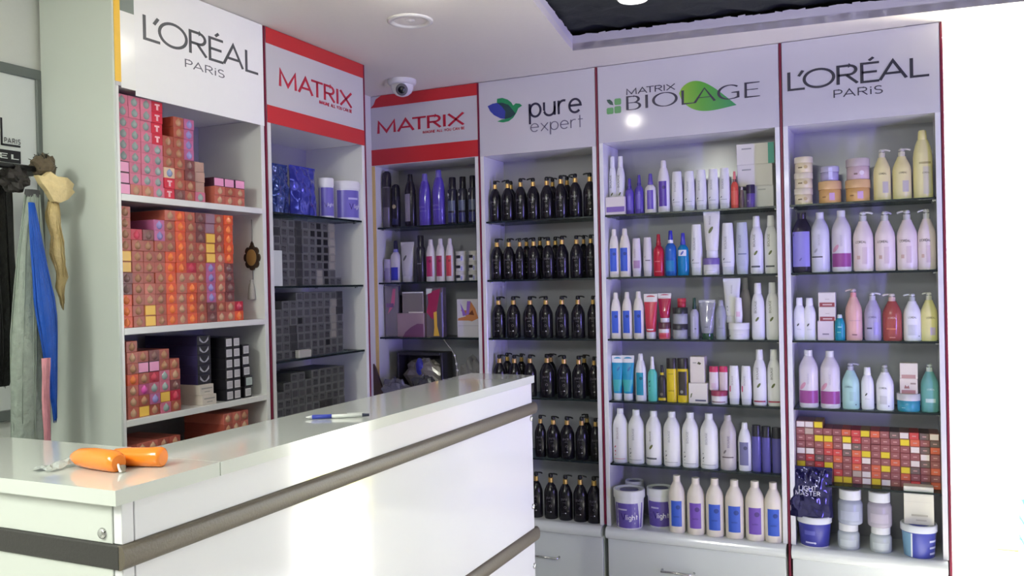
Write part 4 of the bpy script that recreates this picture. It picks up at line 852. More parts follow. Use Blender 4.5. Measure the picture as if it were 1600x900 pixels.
# cartons of colour in columns on the fifth shelf
ONES = ['first', 'second', 'third', 'fourth', 'fifth', 'sixth', 'seventh', 'eighth', 'ninth', 'tenth', 'eleventh', 'twelfth', 'thirteenth', 'fourteenth', 'fifteenth']
NUM = ['zero', 'one', 'two', 'three', 'four', 'five', 'six', 'seven', 'eight', 'nine', 'ten', 'eleven', 'twelve']
RCODE = {'b': ((140, 74, 72), (150, 92, 90), 'brown'), 'd': ((104, 82, 76), (118, 100, 92), 'grey-brown'), 'w': ((150, 110, 100), (226, 216, 206), 'white-ended'), 'k': ((150, 120, 108), (186, 166, 148), 'beige'),
         'y': ((170, 130, 60), (222, 200, 50), 'yellow-ended'), 'o': ((196, 90, 62), (212, 106, 74), 'orange'), 'r': ((186, 62, 62), (204, 78, 74), 'red')}
RCOLS = ['bbybwbbbw', 'bbbrwbbkw', 'bbrdbbyby'.replace('y', 'y'), 'bbybroyb', 'yrborbbbb'[:8], 'ybbbdwyo', 'bkorodrr', 'wwbwybby', 'yoobbbbo', 'wbybybbb', 'bbbobbbd', 'boybbbyw', 'rbdwbwor', 'dbbdwdbd', 'obobboddw'[:7]+'w']
def box_end(key, w, h, d):
    return cached(('bx', w, h, d), lambda: MB().cbox(-w/2, 0, 0, w/2, d, h, .0009).mesh('box'))
cwid, chei = .0328, .0256
x00 = -.3705
for ci, col in enumerate(RCOLS):
    for r, code in enumerate(col):
        bc, sc, wd = RCODE[code]
        x = x00+.0168+ci*.03345-(.002 if r > 6 and ci else 0)
        o = obj('colour_carton', box_end(0, cwid, chei, .11), mat(bc, .4, vary=.08), loc=(x+random.uniform(-.0004, .0004), 3.462+random.uniform(-.002, .003), .712+r*chei)); 
        tag(o, '%s colour carton, %s column from left, row %s up, right-end cabinet' % (wd, ONES[ci], NUM[r+1]), 'colour carton', 'small colour cartons on the fifth shelf, right-end cabinet')
        obj('end_label', cached('endl', lambda: MB().add([(-cwid*.43, -.0004, chei*.1), (cwid*.43, -.0004, chei*.1), (cwid*.43, -.0004, chei*.9), (-cwid*.43, -.0004, chei*.9)], [(0, 1, 2, 3)]).mesh('end_label')), mat(sc, .4, vary=.05), o)
        if code in 'bdor': obj('print', cached('endp', lambda: MB().add([(-cwid*.2, -.0006, chei*.42), (cwid*.2, -.0006, chei*.42), (cwid*.2, -.0006, chei*.56), (-cwid*.2, -.0006, chei*.56)], [(0, 1, 2, 3)]).mesh('end_print')), mat((206, 160, 150), .4), o)

c = ctxb(.475, 720, 1210, 5, Y=3.435); X, Yp = Zm(c)
BT = dict(c=dict(body=(60, 62, 150), lid=(222, 224, 226), lid_label=(200, 200, 206)), p=[('R', -.5, .1, .42, .56, (96, 98, 176)), ('R', -.45, .1, .14, .19, (190, 190, 222)), ('R', -.95, .95, .0, .035, (226, 226, 228)), ('D', .1, .16, .06, (210, 210, 230))])
_, ztub = P('tub', 'bleach_tub', 'tub', 158, 440, 415, 'blue tub with white lid under the dark pouch, right-end cabinet', BT)
J1 = lambda c1: dict(c=dict(body=c1, lid=(222, 224, 222), lid_label=(150, 152, 150)), rough=.2, p=[('R', -.7, .7, .14, .4, tuple(min(255, int(v*1.06)) for v in c1))])
_, z1 = P('jug', 'powder_jar', 'jar', 486, 670, 480, 'lower pale grey screw-top jar of the left stack, bottom ledge', J1((186, 194, 196)))
P('jug', 'powder_jar', 'jar', 486, 694, 218, 'upper blue-grey screw-top jar of the left stack, bottom ledge', J1((168, 174, 188)), on=z1)
_, z1 = P('jug', 'powder_jar', 'jar', 738, 922, 505, 'lower pale grey screw-top jar of the right stack, bottom ledge', J1((186, 194, 194)))
P('jug', 'powder_jar', 'jar', 716, 922, 238, 'upper mauve-grey screw-top jar of the right stack, bottom ledge', J1((172, 166, 176)), on=z1)
_, z1 = P('tub', 'bleach_tub', 'tub', 976, 1280, 482, 'blue and white tub under a cream carton, bottom ledge, right-end cabinet', dict(c=dict(body=(66, 74, 160), lid=(222, 226, 228), lid_label=(70, 76, 150)), p=[('R', -.95, -.42, .02, .76, (120, 160, 190)), ('R', -.44, -.36, .02, .76, (224, 228, 230)), ('R', .55, .9, .5, .56, (190, 196, 226)), ('R', .55, .9, .3, .36, (190, 196, 226)), ('R', .55, .9, .12, .18, (190, 196, 226))]))
carton('product_carton', 'carton', X(1006), X(1246), Yp(205), 'cream carton with faint print standing on the right blue tub', (222, 220, 200), [('R', -.5, .6, .22, .27, (186, 182, 160)), ('R', -.2, .5, .1, .14, (196, 192, 172)), ('R', -.95, .95, .8, .805, (200, 198, 180)), ('R', -.95, .95, .6, .605, (200, 198, 180))], c, .05, on=z1-.003, dy=-.02)

# foil pouches
def pouch(label, w, h, loc, rz, col, text=None, seed=1, depth=.05, cat='pouch', group=None, dark=None):
    rnd = random.Random(seed); n, k = 22, 26
    t = empty('foil_pouch', loc, rz); tag(t, label, cat, group)
    mb = MB(); ph = [rnd.uniform(0, 6) for _ in range(8)]
    def pt(i, j, sgn):
        u, v = i/n*2-1, j/k
        bul = depth*.5*max(0, (1-abs(u)**2.6))*(1-v**2.2)**.8 if v < 1 else 0
        cr = .0045*(math.sin(7*u+9*v+ph[0])+math.sin(13*u-8*v+ph[1])+.8*math.sin(21*v+5*u+ph[2])+.6*math.sin(17*u+23*v+ph[3]))*max(0, 1-abs(u)**6)*(.25+v*.75)
        return (u*w/2*(1-.04*math.sin(PI*v)), sgn*(bul+.0008)+cr*(.8 if v < .97 else .3), v*h)
    for sgn in (-1, 1):
        vs = [pt(i, j, sgn) for j in range(k+1) for i in range(n+1)]
        fs = [(j*(n+1)+i, j*(n+1)+i+1, (j+1)*(n+1)+i+1, (j+1)*(n+1)+i) for j in range(k) for i in range(n)]
        mb.add(vs, fs if sgn < 0 else [f[::-1] for f in fs], 0, True)
    obj('foil', mb, mat(col, .11, .6, coat=.8), t)
    obj('seal_strip', MB().cbox(-w*.49, -.002, h-.008, w*.49, .002, h+.004, .0006), mat(col, .25, .5), t)
    if text:
        for line, zf, sz in text:
            q, tw = ribbons(line, .16, .25); tb = MB(); s = w*sz/tw; hh = s*1.05
            for Q in q:
                vs = []
                for a, b in Q:
                    x = (a-tw/2)*s; z = zf*h+b*hh; u = x/(w/2); i = (u+1)/2*n; j = z/h*k
                    p = pt(i, j, -1); vs.append((x, p[1]-.0015, z))
                tb.add(vs, [(0, 1, 2, 3)])
            obj('lettering', tb, mat((206, 204, 216), .4), t)
    return t
pw = at(1301, 750, 'y', 3.42).x-at(1226, 750, 'y', 3.42).x; ph_ = at(1262, 729, 'y', 3.42).z-ztub
pouch('dark navy foil pouch lettered in silver, lying on the left blue tub', pw, ph_, (at(1264, 800, 'y', 3.42).x, 3.42, ztub-.003), 0, (42, 38, 92), [('LIGHT', .555, .36), ('MASTER', .455, .50)], 3, .07)

# ------------------------------------------------------------ corner cabinet
c = ctxb(SZ[0], 240, 580, 4.283, Y=3.46); X, Yp = Zm(c)
CN = 'corner cabinet'
P('canfull', 'aerosol_can', 'can', 62, 122, 120, 'tall grey and black aerosol can at left end, top shelf, '+CN, dict(c=dict(body=(110, 106, 112), cap=(52, 48, 54)), rough=.18, p=[('R', -.9, .9, .36, .7, (60, 56, 62))]))
P('canfull', 'aerosol_can', 'can', 136, 192, 207, 'short black can with pale emblem, top shelf, '+CN, dict(c=dict(body=(42, 40, 50), cap=(36, 36, 38)), rough=.2, p=[('D', 0, .48, .5, (176, 166, 130)), ('R', -.8, .8, .06, .2, (44, 44, 90))]))
P('cone', 'styling_bottle', 'bottle', 220, 298, 138, 'black cone-top bottle with grey label, top shelf, '+CN, dict(c=dict(body=(36, 32, 40), cap=(32, 30, 34)), rough=.18, p=[('R', -.75, .35, .1, .62, (150, 146, 160))]))
VC = dict(c=dict(body=(88, 70, 176), cap=(104, 92, 176)), rough=.14, coat=.5, p=[('R', -.55, .6, .28, .285, (150, 140, 214)), ('T', 'MATRIX', -.2, .34, .03, (120, 106, 200))])
P('cone', 'styling_bottle', 'bottle', 315, 398, 136, 'left violet cone-top bottle of two, top shelf, '+CN, VC)
P('cone', 'styling_bottle', 'bottle', 406, 492, 110, 'right violet cone-top bottle of two, top shelf, '+CN, VC)
AE = dict(c=dict(body=(46, 46, 58), cap=(34, 32, 38)), rough=.2, p=[('D', -.55, .62, .3, (190, 192, 190)), ('R', -.7, .8, .28, .5, (92, 100, 124)), ('R', -.7, .8, .04, .24, (52, 54, 110))])
for i, (a, b, t_) in enumerate(((510, 576, 160), (580, 642, 155), (648, 706, 148))):
    P('aero', 'aerosol_can', 'can', a, b, t_, '%s dark blue-labelled aerosol can of three, top shelf, %s' % (('left', 'middle', 'right')[i], CN), AE)
c = ctxb(SZ[1], 240, 580, 4.283, Y=3.46); X, Yp = Zm(c)
P('jar', 'cosmetic_jar', 'jar', 56, 116, 708, 'small lilac pot at left end, second shelf, '+CN, dict(c=dict(body=(170, 160, 190), lid=(196, 190, 206)), p=[('R', -.8, -.3, .1, .5, (130, 100, 150))]))
P('spray', 'spray_bottle', 'bottle', 126, 200, 582, 'white spray bottle with blue label and dark head, '+CN, dict(c=dict(body=(216, 212, 220), collar=(130, 130, 190), spray_head=(40, 38, 66)), p=[('R', -.7, .7, .05, .36, (60, 66, 190))]))
P('tube', 'hair_tube', 'tube', 196, 288, 592, 'white tube with grey leaf, second shelf, '+CN, dict(c=dict(body=(206, 204, 206), cap=(206, 204, 206), crimp=(212, 210, 212)), p=[('L', -.15, .6, .3, (90, 92, 92))]))
P('aero', 'styling_bottle', 'bottle', 300, 360, 548, 'black bottle between white tube and red-label bottles, '+CN, dict(c=dict(body=(48, 46, 52), cap=(38, 36, 42)), rough=.2, p=[('R', -.5, .5, .38, .4, (120, 118, 124))]))
for i, (a, b, t_, cl) in enumerate(((364, 430, 575, (176, 44, 104)), (430, 494, 570, (170, 46, 92)), (496, 554, 568, (208, 70, 84)))):
    P('cone', 'shampoo_bottle', 'bottle', a, b, t_, '%s red-label white cone-top bottle of three, second shelf, %s' % (('left', 'middle', 'right')[i], CN), CONE(cl, (216, 208, 212)))
for k, (a, b, nm) in enumerate(((566, 638, 'left'), (652, 716, 'right'))):
    z1 = None
    for i, y in enumerate((788, 722, 655)):
        _, z1 = P('jar', 'cosmetic_jar', 'jar', a, b, y-k*4, '%s white jar with black print, %s stack, second shelf, %s' % (('lowest', 'middle', 'topmost')[i], nm, CN), dict(c=dict(body=(206, 204, 206), lid=(190, 188, 184)), p=[('R', -.7, .3, .3, .6, (40, 38, 44)), ('R', .35, .6, .1, .5, (150, 150, 210))]), on=z1)
c = ctxb(SZ[2], 430, 580, 4.74, Y=3.45); X, Yp = Zm(c)
carton('gift_box', 'box', X(88), X(180), Yp(82), 'slim silver box with pink ribbon print, third shelf, '+CN, (150, 140, 152), [('P', [(-.6, .45), (.4, .62), (.6, .95), (.2, .95), (-.1, .68)], (206, 110, 140)), ('R', -.8, .3, .58, .66, (120, 90, 130))], c, .03, yaw=.25, m=mat((160, 152, 160), .2, .4))
carton('gift_box', 'box', X(186), X(226), Yp(150), 'narrow black box behind the silver boxes, third shelf, '+CN, (52, 46, 58), [], c, .04, dy=.06)
_, z1 = carton('gift_box', 'box', X(190), X(392), Yp(282), 'pinkish lower box with mauve arc, third shelf, '+CN, (156, 132, 142), [('P', [(-.6, .0), (.95, .0), (.95, .55), (.5, .56), (.0, .4), (-.4, .2)], (124, 78, 112))], c, .05, m=mat((168, 142, 150), .3))
carton('gift_box', 'box', X(226), X(385), Yp(122), 'silver foil box stacked on the pinkish box, '+CN, (140, 134, 130), [('R', -.98, .98, .93, .99, (222, 220, 220)), ('R', -.4, .98, .0, .06, (222, 214, 206))], c, .045, on=z1, m=mat((150, 142, 136), .16, .6))
gb, _ = carton('gift_box', 'box', X(402), X(528), Yp(92), 'glossy box with red and gold swoosh print, third shelf, '+CN, (110, 100, 110), [('P', [(-.95, .5), (-.2, .35), (.3, .55), (.75, .98), (-.8, .9), (-.7, .7)], (160, 40, 84)), ('P', [(-.15, .02), (.55, .02), (.3, .22), (.28, .52), (-.1, .5), (-.05, .2)], (222, 176, 70)), ('P', [(-.95, .86), (-.3, .9), (-.2, .98), (-.95, .98)], (206, 214, 210)), ('P', [(.85, .0), (.98, .0), (.98, .9), (.85, .9)], (120, 118, 180))], c, .035, m=mat((118, 108, 116), .14, .4, coat=.5))
carton('gift_box', 'box', X(632), X(806), Yp(178), 'white carton with orange and violet starburst print, third shelf, '+CN, (206, 202, 210), [('P', [(-.7, .72), (-.2, .55), (-.9, .5), (-.95, .44), (.0, .44), (.3, .42), (.85, .5), (.6, .75), (.2, .95), (.1, .7)], (196, 130, 84)), ('P', [(-.7, .9), (-.2, .6), (-.1, .95), (.2, .95), (.05, .6), (-.5, .56)], (150, 110, 206)), ('P', [(.0, .6), (.5, .58), (.35, .72)], (110, 60, 40)), ('R', -.9, .9, .3, .31, (160, 156, 176))], c, .03)
# bottom of the corner cabinet: bags and odds and ends on the ledge
LZ = .985
t = empty('open_display_case', (-2.062, 3.46, LZ)); tag(t, 'dark open display case holding film-wrapped items, corner cabinet ledge', 'display case')
K = mat((48, 46, 50), .4)
m = MB().cbox(-.125, 0, 0, -.113, .1, .2, .002).cbox(.113, 0, 0, .125, .1, .2, .002).cbox(-.113, 0, .186, .113, .1, .2, .002).cbox(-.113, 0, 0, .113, .1, .012, .002)
obj('frame', m, K, t); obj('back_board', MB().box(-.113, .09, .012, .113, .098, .186), mat((70, 68, 76), .4), t)
def crumple(mb, cx, cy, cz, rx, ry, rz_, seed, amp=.3, n=18, k=10):
    rnd = random.Random(seed); ph = [rnd.uniform(0, 6.28) for _ in range(9)]; vs = []
    for j in range(k+1):
        th = PI*j/k
        for i in range(n):
            a = 2*PI*i/n; s = 1+amp*(.5*math.sin(3*a+ph[0]+4*th)+.4*math.sin(5*a-3*th+ph[1])+.35*math.sin(7*th+2*a+ph[2])+rnd.uniform(-.25, .25))
            z = cz+rz_*math.cos(th)*s
            vs.append((cx+rx*math.sin(th)*math.sin(a)*s, cy-ry*math.sin(th)*math.cos(a)*s, max(z, 0.001)))
    mb.add(vs, [(j*n+i, (j+1)*n+i, (j+1)*n+(i+1) % n, j*n+(i+1) % n) for j in range(k) for i in range(n)], 0, False)
m = MB(); crumple(m, .0, .045, .09, .105, .03, .075, 5, .16); obj('wrapped_item', m, mat((138, 132, 128), .22, .2, coat=.6), t)
m = MB(); crumple(m, -.01, .02, .13, .02, .012, .04, 8, .1); obj('blue_item', m, mat((62, 66, 160), .3), t)
for i, (x, y, rx, rz_, sd, colr, lb) in enumerate(((-2.145, 3.375, .07, .042, 11, (112, 112, 122), 'crumpled grey film bag at the left end of the corner ledge'), (-1.99, 3.378, .07, .05, 12, (62, 62, 64), 'dark crumpled bag in front of the open display case'), (-1.862, 3.385, .035, .036, 13, (118, 52, 62), 'small crumpled reddish bag beside the display case'))):
    m = MB(); crumple(m, 0, 0, rz_*.9, rx, .03, rz_, sd, .3); o = obj('crumpled_bag', m, mat(colr, .25, coat=.5), loc=(x, y, LZ)); tag(o, lb, 'bag')
m = MB(); crumple(m, 0, 0, .07, .06, .045, .1, 21, .25)
o = obj('clear_bag', m, mat((176, 174, 176), .14, trans=.5), loc=(-1.80, 3.50, LZ)); tag(o, 'clear crinkled plastic bag at right end of the corner ledge', 'bag')
pth = [(-1.925, 3.44, 1.262), (-1.90, 3.43, 1.235), (-1.87, 3.425, 1.205), (-1.85, 3.42, 1.178), (-1.842, 3.42, 1.14), (-1.838, 3.42, 1.11), (-1.845, 3.425, 1.07)]
t = empty('beaded_string', (-1.86, 3.43, 1.16)); tag(t, 'silvery beaded string hanging from the swoosh-print box', 'string')
obj('thread', MB().tube([Vector(p)-Vector((-1.86, 3.43, 1.16)) for p in pth], .0014, 6), mat((190, 186, 180), .3, .3), t)
for q in (3, 4, 5, 6):
    m = MB().lathe([(.001, -.006), (.005, -.003), (.006, 0), (.005, .003), (.001, .006)], seg=12); obj('bead', m, mat((226, 226, 222), .1, .3), t, loc=Vector(pth[q])-Vector((-1.86, 3.43, 1.16)))
tri = MB().prism_y([(0, 0), (.06, 0), (.012, .13), (0, .15)], 0, .012)
o = obj('board_offcut', tri, mat((84, 66, 58), .6), loc=(-2.262, 3.372, LZ)); tag(o, 'brown triangular board offcut leaning at the corner', 'board')

# ------------------------------------------------------------ left wall: dye boxes
CODE = {'b': ((172, 84, 68), 'dot', (176, 128, 98), 'brown-dotted rust'), 'k': ((192, 104, 88), 'dot', (190, 150, 120), 'beige-dotted rust'), 'o': ((222, 88, 50), 'dot', (240, 128, 66), 'orange'),
        'y': ((186, 112, 62), 'plain', (246, 200, 92), 'yellow-ended'), 'd': ((122, 64, 64), 'dot', (132, 96, 92), 'dark maroon'), 'r': ((186, 36, 62), 'dot', (206, 70, 92), 'crimson'),
        'l': ((184, 100, 146), 'dot', (146, 138, 196), 'lavender-dotted pink'), 'v': ((160, 106, 122), 'plain', (152, 120, 136), 'plain mauve'), 'g': ((204, 112, 138), 'dot', (146, 162, 160), 'grey-dotted pink'),
        'p': ((72, 40, 56), 'plain', (242, 164, 202), 'pale-pink-ended'), 'R': ((204, 28, 58), 'mark', (246, 190, 196), 'bright red'), 'w': ((222, 190, 160), 'dot', (146, 160, 196), 'blue-dotted cream'),
        'm': ((186, 80, 126), 'dot', (220, 84, 176), 'magenta-dotted'), 'K': ((186, 150, 134), 'plain', (184, 148, 132), 'plain beige')}
def onion(w, h):
    pts = [(0, .93)]
    for k in range(19):
        a = math.radians(62-k*(360-56)/18); pts.append((.345*math.cos(a), .45+.345*math.sin(a)))
    return [((x)*w, z*h) for x, z in pts]
SWM = {}
def swatch_mesh(kind, w, h):
    k = (kind, w, h)
    if k in SWM: return SWM[k]
    m = MB()
    if kind == 'dot':
        P_ = [(x, z) for x, z in onion(h*1.0, h)]
        n = len(P_); vs = [(x, -.0001, z) for x, z in P_]+[(x*.72, -.0042, .45*h+(z-.45*h)*.72) for x, z in P_]+[(0, -.0062, .47*h)]
        m.add(vs, [(i, n+i, n+(i+1) % n, (i+1) % n) for i in range(n)]+[(n+i, 2*n, n+(i+1) % n) for i in range(n)], 0, True)
        for i, f in enumerate(m.f): m.f[i] = f[::-1] if False else f
    elif kind == 'plain': m.cbox(-w*.44, -.0008, h*.07, w*.44, .0002, h*.93, .0003)
    elif kind == 'mark': m.cbox(-w*.22, -.0008, h*.62, w*.22, .0002, h*.78, .0003).cbox(-w*.09, -.0008, h*.2, w*.09, .0002, h*.62, .0003)
    SWM[k] = m.mesh('swatch_'+kind); return SWM[k]
def dye(code, y, z, w, h, d, x, lab, name='hair_dye_box', grp=None, cat='dye box', table=CODE, rgh=.3):
    bc, kd, sc, wd = table[code]
    o = obj(name, box_end(0, w-.0005, h, d), mat(bc, rgh, vary=.07), loc=(x+random.uniform(-.0025, .0015), y, z), rz=PI/2)
    tag(o, wd+lab, cat, grp)
    obj('swatch', swatch_mesh(kd, w, h), mat(sc, .16, vary=.05, coat=.6), o)
    return o
def grid(cols, y0, z0, w, h, d, x, shelf, grp, total):
    for ci, col in enumerate(cols):
        for r, code in enumerate(col):
            if code == '.': continue
            dye(code, y0+w*(ci+.5), z0+r*h, w, h, d, x, ' dye box, column %s from left, row %s up, %s' % (NUM[ci+1], NUM[r+1], shelf), grp=grp)
def transpose(rows):   # rows given top to bottom -> columns bottom to top
    return [''.join(r[i] for r in rows[::-1]) for i in range(len(rows[0]))]
MID = ['b...kobdvbo.', 'b..lbobdvbo.', 'brdlbobdybo.', 'bbbbbobbybo.', 'ybbbooBBykoz'.replace('B', 'b').replace('z', '.'), 'ybbboorblkd.', 'dbbbokkblkd.', 'dbkbokoblkd.', 'obkbokoblkd.', 'obybokobdbkr', 'obybokobdkko']
grid(transpose(MID), 1.7025, 1.399, .0405, .0311, .16, -1.972, 'middle shelf, left wall', 'hair dye boxes on the middle shelf', 12)
TOPC = ['pppgggggg', 'kgggggggg', 'kgggggggg', 'gggggRRRR', 'RRwbbb', 'dbbbbbbb', 'bbddllll', 'gKKK']
grid(TOPC, 1.7025, 1.774, .0408, .0314, .16, -1.972, 'top shelf, left wall', 'hair dye boxes on the top shelf', 8)
grid(['kkp', 'kbp', 'kkp'], 2.062, 1.774, .0455, .0283, .16, -1.965, 'separate low stack, top shelf', 'three-wide low stack of dye boxes', 3)
LOW = ['b....', 'kbdb.', 'bppbb', 'obrgk', 'kmggd', 'kblyr', 'kybgb']
grid(transpose(LOW), 1.714, 1.142, .0385, .0313, .15, -1.968, 'third shelf, left wall', 'hair dye boxes on the third shelf', 5)
grid(['kb', 'kk', 'bk', 'kb', 'kb'], 1.7025, 1.005, .0405, .0315, .17, -1.972, 'lowest shelf, left pile', 'hair dye boxes low on the left', 5)
grid(['bbk', 'bkk', 'bkb'], 2.079, 1.005, .038, .0325, .17, -1.965, 'lowest shelf, right pile', 'hair dye boxes low on the right', 3)
# black label boxes on the third shelf
def blackbox(y, z, w, h, lab, rz=0, d=.13, lab_c=(206, 202, 206)):
    o = obj('black_carton', box_end(0, w, h, d), mat((34, 32, 38), .3), loc=(-1.968, y, z), rz=PI/2+rz); tag(o, lab, 'carton', 'black cartons with pale end labels')
    obj('end_label', MB().cbox(-w*.36, -.0008, h*.14, w*.40, .0001, h*.86, .0003), mat(lab_c, .4), o)
    pm_ = MB()
    for q in (.68, .55, .42, .3): pm_.cbox(-w*.26, -.0012, h*q, w*.28, -.0008, h*(q+.04), .0001)
    obj('print', pm_, mat((150, 146, 152), .4), o)
for ci in range(2):
    for r in range(6): blackbox(2.112+ci*.0345, 1.142+r*.0341, .033, .0341, 'black carton with white end label, %s column, row %s up, third shelf' % (('first', 'second')[ci], NUM[r+1]))
for r in range(5): blackbox(2.189+(.007, .012, .002, -.001, .001)[r], 1.142+r*.0352, .035, .0352, 'black carton with pale end label, crooked right column, row %s up' % NUM[r+1], rz=(.03, -.05, .02, .0, .06)[r], lab_c=(176, 190, 184) if r == 1 else (206, 204, 206))
for r in range(5):
    o = obj('tube_carton', box_end(0, .057, .0305, .22), mat((62, 54, 96), .35, vary=.06), loc=(-1.985, 2.021, 1.2055+r*.0305), rz=PI/2); tag(o, 'long dark carton with crescent end, row %s up, third shelf pile' % NUM[r+1], 'carton', 'long dark cartons with crescent ends')
    obj('front_face', MB().cbox(-.028, -.0009, .0005, .028, .0001, .030, .0003), mat((30, 28, 34), .3), o)
    cres = MB(); pts = [(-.019+.038*k/12, .022-.013*math.sin(PI*k/12)) for k in range(13)]
    for (a, b), (a2, b2) in zip(pts, pts[1:]):
        w1, w2 = .0045*abs(a/.019)+.001, .0045*abs(a2/.019)+.001
        cres.add([(a, -.0013, b-w1), (a2, -.0013, b2-w2), (a2, -.0013, b2+w2), (a, -.0013, b+w1)], [(0, 1, 2, 3)])
    obj('crescent_print', cres, mat((170, 168, 176), .4), o)
for r in range(2):
    o = obj('tube_carton', box_end(0, .058 if r else .06, .0315, .2), mat((206, 196, 186), .4), loc=(-1.975+.006*(1-r), 2.02+.004*(1-r), 1.142+r*.0317), rz=PI/2); tag(o, 'long cream carton, %s of the pair under the dark cartons, third shelf' % ('lower', 'upper')[r], 'carton')
    obj('print', MB().box(-.022, -.0008, .018, .022, -.0001, .0215).box(-.01, -.0008, .008, .012, -.0001, .0105), mat((150, 148, 142), .4), o)
# grey boxes in the left glass-shelf cabinet
GC = {'s': ((98, 98, 102), 'plain2', (72, 72, 76), 'grey'), 'n': ((96, 96, 98), 'plain2', (24, 24, 28), 'black-ended'), 'h': ((128, 126, 124), 'plain2', (142, 138, 132), 'pale grey'), 'q': ((62, 62, 64), 'plain2', (54, 54, 56), 'dark grey')}
def tint(cols, y0, z0, shelf, x):
    for ci, col in enumerate(cols):
        for r, code in enumerate(col):
            if code == '.': continue
            bc, kd, sc, wd = GC[code]; w, h = .0402, .0298
            o = obj('tint_box', box_end(0, w-.0006, h, .15), mat(bc, .35, vary=.12), loc=(x+random.uniform(-.002, .002), y0+w*(ci+.5), z0+r*h), rz=PI/2)
            tag(o, '%s tint box, column %s from left, row %s up, %s, left-wall glass shelves' % (wd, NUM[ci+1], NUM[r+1], shelf), 'tint box', 'grey tint boxes on the left-wall glass shelves')
            obj('swatch', cached('tsw', lambda: MB().cbox(-.0125, -.0008, .0045, .0125, .0002, .0255, .0003).mesh('tint_swatch')), mat(sc, .3, vary=.15), o)
            if code == 's' and (ci in (1, 5, 7) or r % 3 == 0):
                obj('print', cached('tpr', lambda: MB().box(-.008, -.0011, .019, -.001, -.0008, .023).box(.002, -.0011, .0165, .009, -.0008, .0205).mesh('tint_print')), mat((40, 40, 42), .3), o)
tint(['ssssssqs', 'ssssssss', 'ssssssss', 'qqqqqqqq', 'ssssssss', 'ssssssns', 'hhnnnnnn'.replace('hhn', 'hhs'), 'nnnnnnns', 'sshhhhhh', 's'], 2.362, 1.509, 'upper block', -1.99)
tint(['ssssss', 'sssssss', 'sqqqsss', 'ssssnsss', 'ssssssss', 'ssssssss', 'ssssssss', 'snssssss', 'sshhhhhs', 'sssssqqq'], 2.362, 1.247, 'middle block', -1.99)
tint(['sssss', 'ssssss', 'qssssss', 'qssssss', 'ssssss', 'qqsssss', 'qqqssss', 'ssqssss', 'sssssss', 'sssssss'], 2.362, .985, 'lower block', -1.99)
o = obj('pale_card', MB().cbox(0, 0, 0, .052, .002, .125, .0005), mat((206, 210, 208), .4), loc=(-1.972, 2.336, 1.509), rz=PI/2); tag(o, 'pale card leaning at the left of the grey boxes', 'card')
o.rotation_euler = (0, .0, PI/2)
t = obj('silver_pack', MB().cbox(-.036, 0, 0, .036, .02, .028, .003), mat((200, 198, 194), .25, .3), loc=(-1.966, 2.498, 1.247), rz=PI/2); tag(t, 'small silvery pack on the glass shelf before grey boxes', 'pack')
obj('foil_flap', MB().cbox(-.036, .002, .028, .036, .018, .0295, .0005), mat((180, 178, 176), .3, .3), t)
# pouches and tubs on the top glass shelf
cl_ = dict(side='left', Y=-2.0, z=1.768, ox=410, oy=180, s=3.75)
y0, y1 = at(424, 300, 'x', -2.0).y, at(460, 300, 'x', -2.0).y
pouch('left dark blue foil pouch on the left-wall top glass shelf', y1-y0, at(440, 256, 'x', -2.0).z-1.768, (-2.03, (y0+y1)/2, 1.768), PI/2, (52, 72, 150), None, 7, .07)
y0, y1 = at(459, 300, 'x', -2.0).y, at(499, 300, 'x', -2.0).y
pouch('right blue foil pouch with teal sheen, left-wall top glass shelf', y1-y0, at(480, 262, 'x', -2.0).z-1.768, (-2.02, (y0+y1)/2, 1.768), PI/2, (66, 72, 190), None, 9, .07)
VT = dict(c=dict(body=(222, 222, 228), lid=(226, 226, 230), lid_label=(150, 150, 180)), p=[('R', -.95, .95, .06, .76, (110, 102, 184)), ('T', 'V', .1, .28, .14, (48, 40, 110)), ('T', 'light', .58, .30, .10, (214, 214, 232)), ('R', -.1, .6, .52, .57, (180, 176, 220))])
PR['tub2'] = ([('body', [(.93, 0), (.95, .02), (.95, .8)]), ('lid', [(1, .8), (1, .96), (.95, 1)])], 1)
product('tub2', 'bleach_tub', 'tub', 497.5, 519, 279, 'slimmer violet-label white tub, left-wall top glass shelf', dict(VT, p=[VT['p'][0], ('T', 'V', -.3, .28, .1, (48, 40, 110)), ('T', 'light', .3, .3, .08, (214, 214, 232))]), cl_, dy=-.02, yaw=-.6)
product('tub2', 'bleach_tub', 'tub', 518, 557, 285, 'wider violet-label white tub, left-wall top glass shelf', VT, cl_, dy=-.025, yaw=-.6)

# hanging mirror charm inside the left cabinet, on its right side panel (faces -y)
t = empty('hanging_charm', (-2.004, 2.2745, 1.608)); tag(t, 'gilt oval charm with dark scalloped frame and tassel on cabinet side', 'charm')
m = MB(); n = 16; pts = []
for k in range(64):
    a = 2*PI*k/64; s = .9+.22*abs(math.cos(4*a))**.5; pts.append((.031*s*math.cos(a), .039*s*math.sin(a)))
m.prism_y(pts, -.006, 0); obj('frame', m, mat((70, 56, 44), .45, .3), t)
m = MB(); m.prism_y([(.021*math.cos(2*PI*k/32), .028*math.sin(2*PI*k/32)) for k in range(32)], -.0085, -.006); obj('plaque', m, mat((176, 142, 88), .35, .3), t)
obj('finial', MB().prism_y([(-.008, .036), (.008, .036), (.005, .048), (0, .056), (-.005, .048)], -.005, 0), mat((60, 48, 40), .45, .3), t)
obj('cord', MB().tube([(0, -.002, .05), (.001, -.002, .09), (0, -.002, .13)], .0012, 6).tube([(0, -.002, -.04), (.001, -.003, -.075)], .0015, 6), mat((150, 146, 138), .6), t)
m = MB(); m.lathe([(.003, -.075), (.006, -.08), (.004, -.085), (.008, -.09), (.012, -.12), (.013, -.142)], seg=14, cy=-.01); obj('tassel', m, mat((176, 172, 160), .7, bump=.3, bscale=300), t)

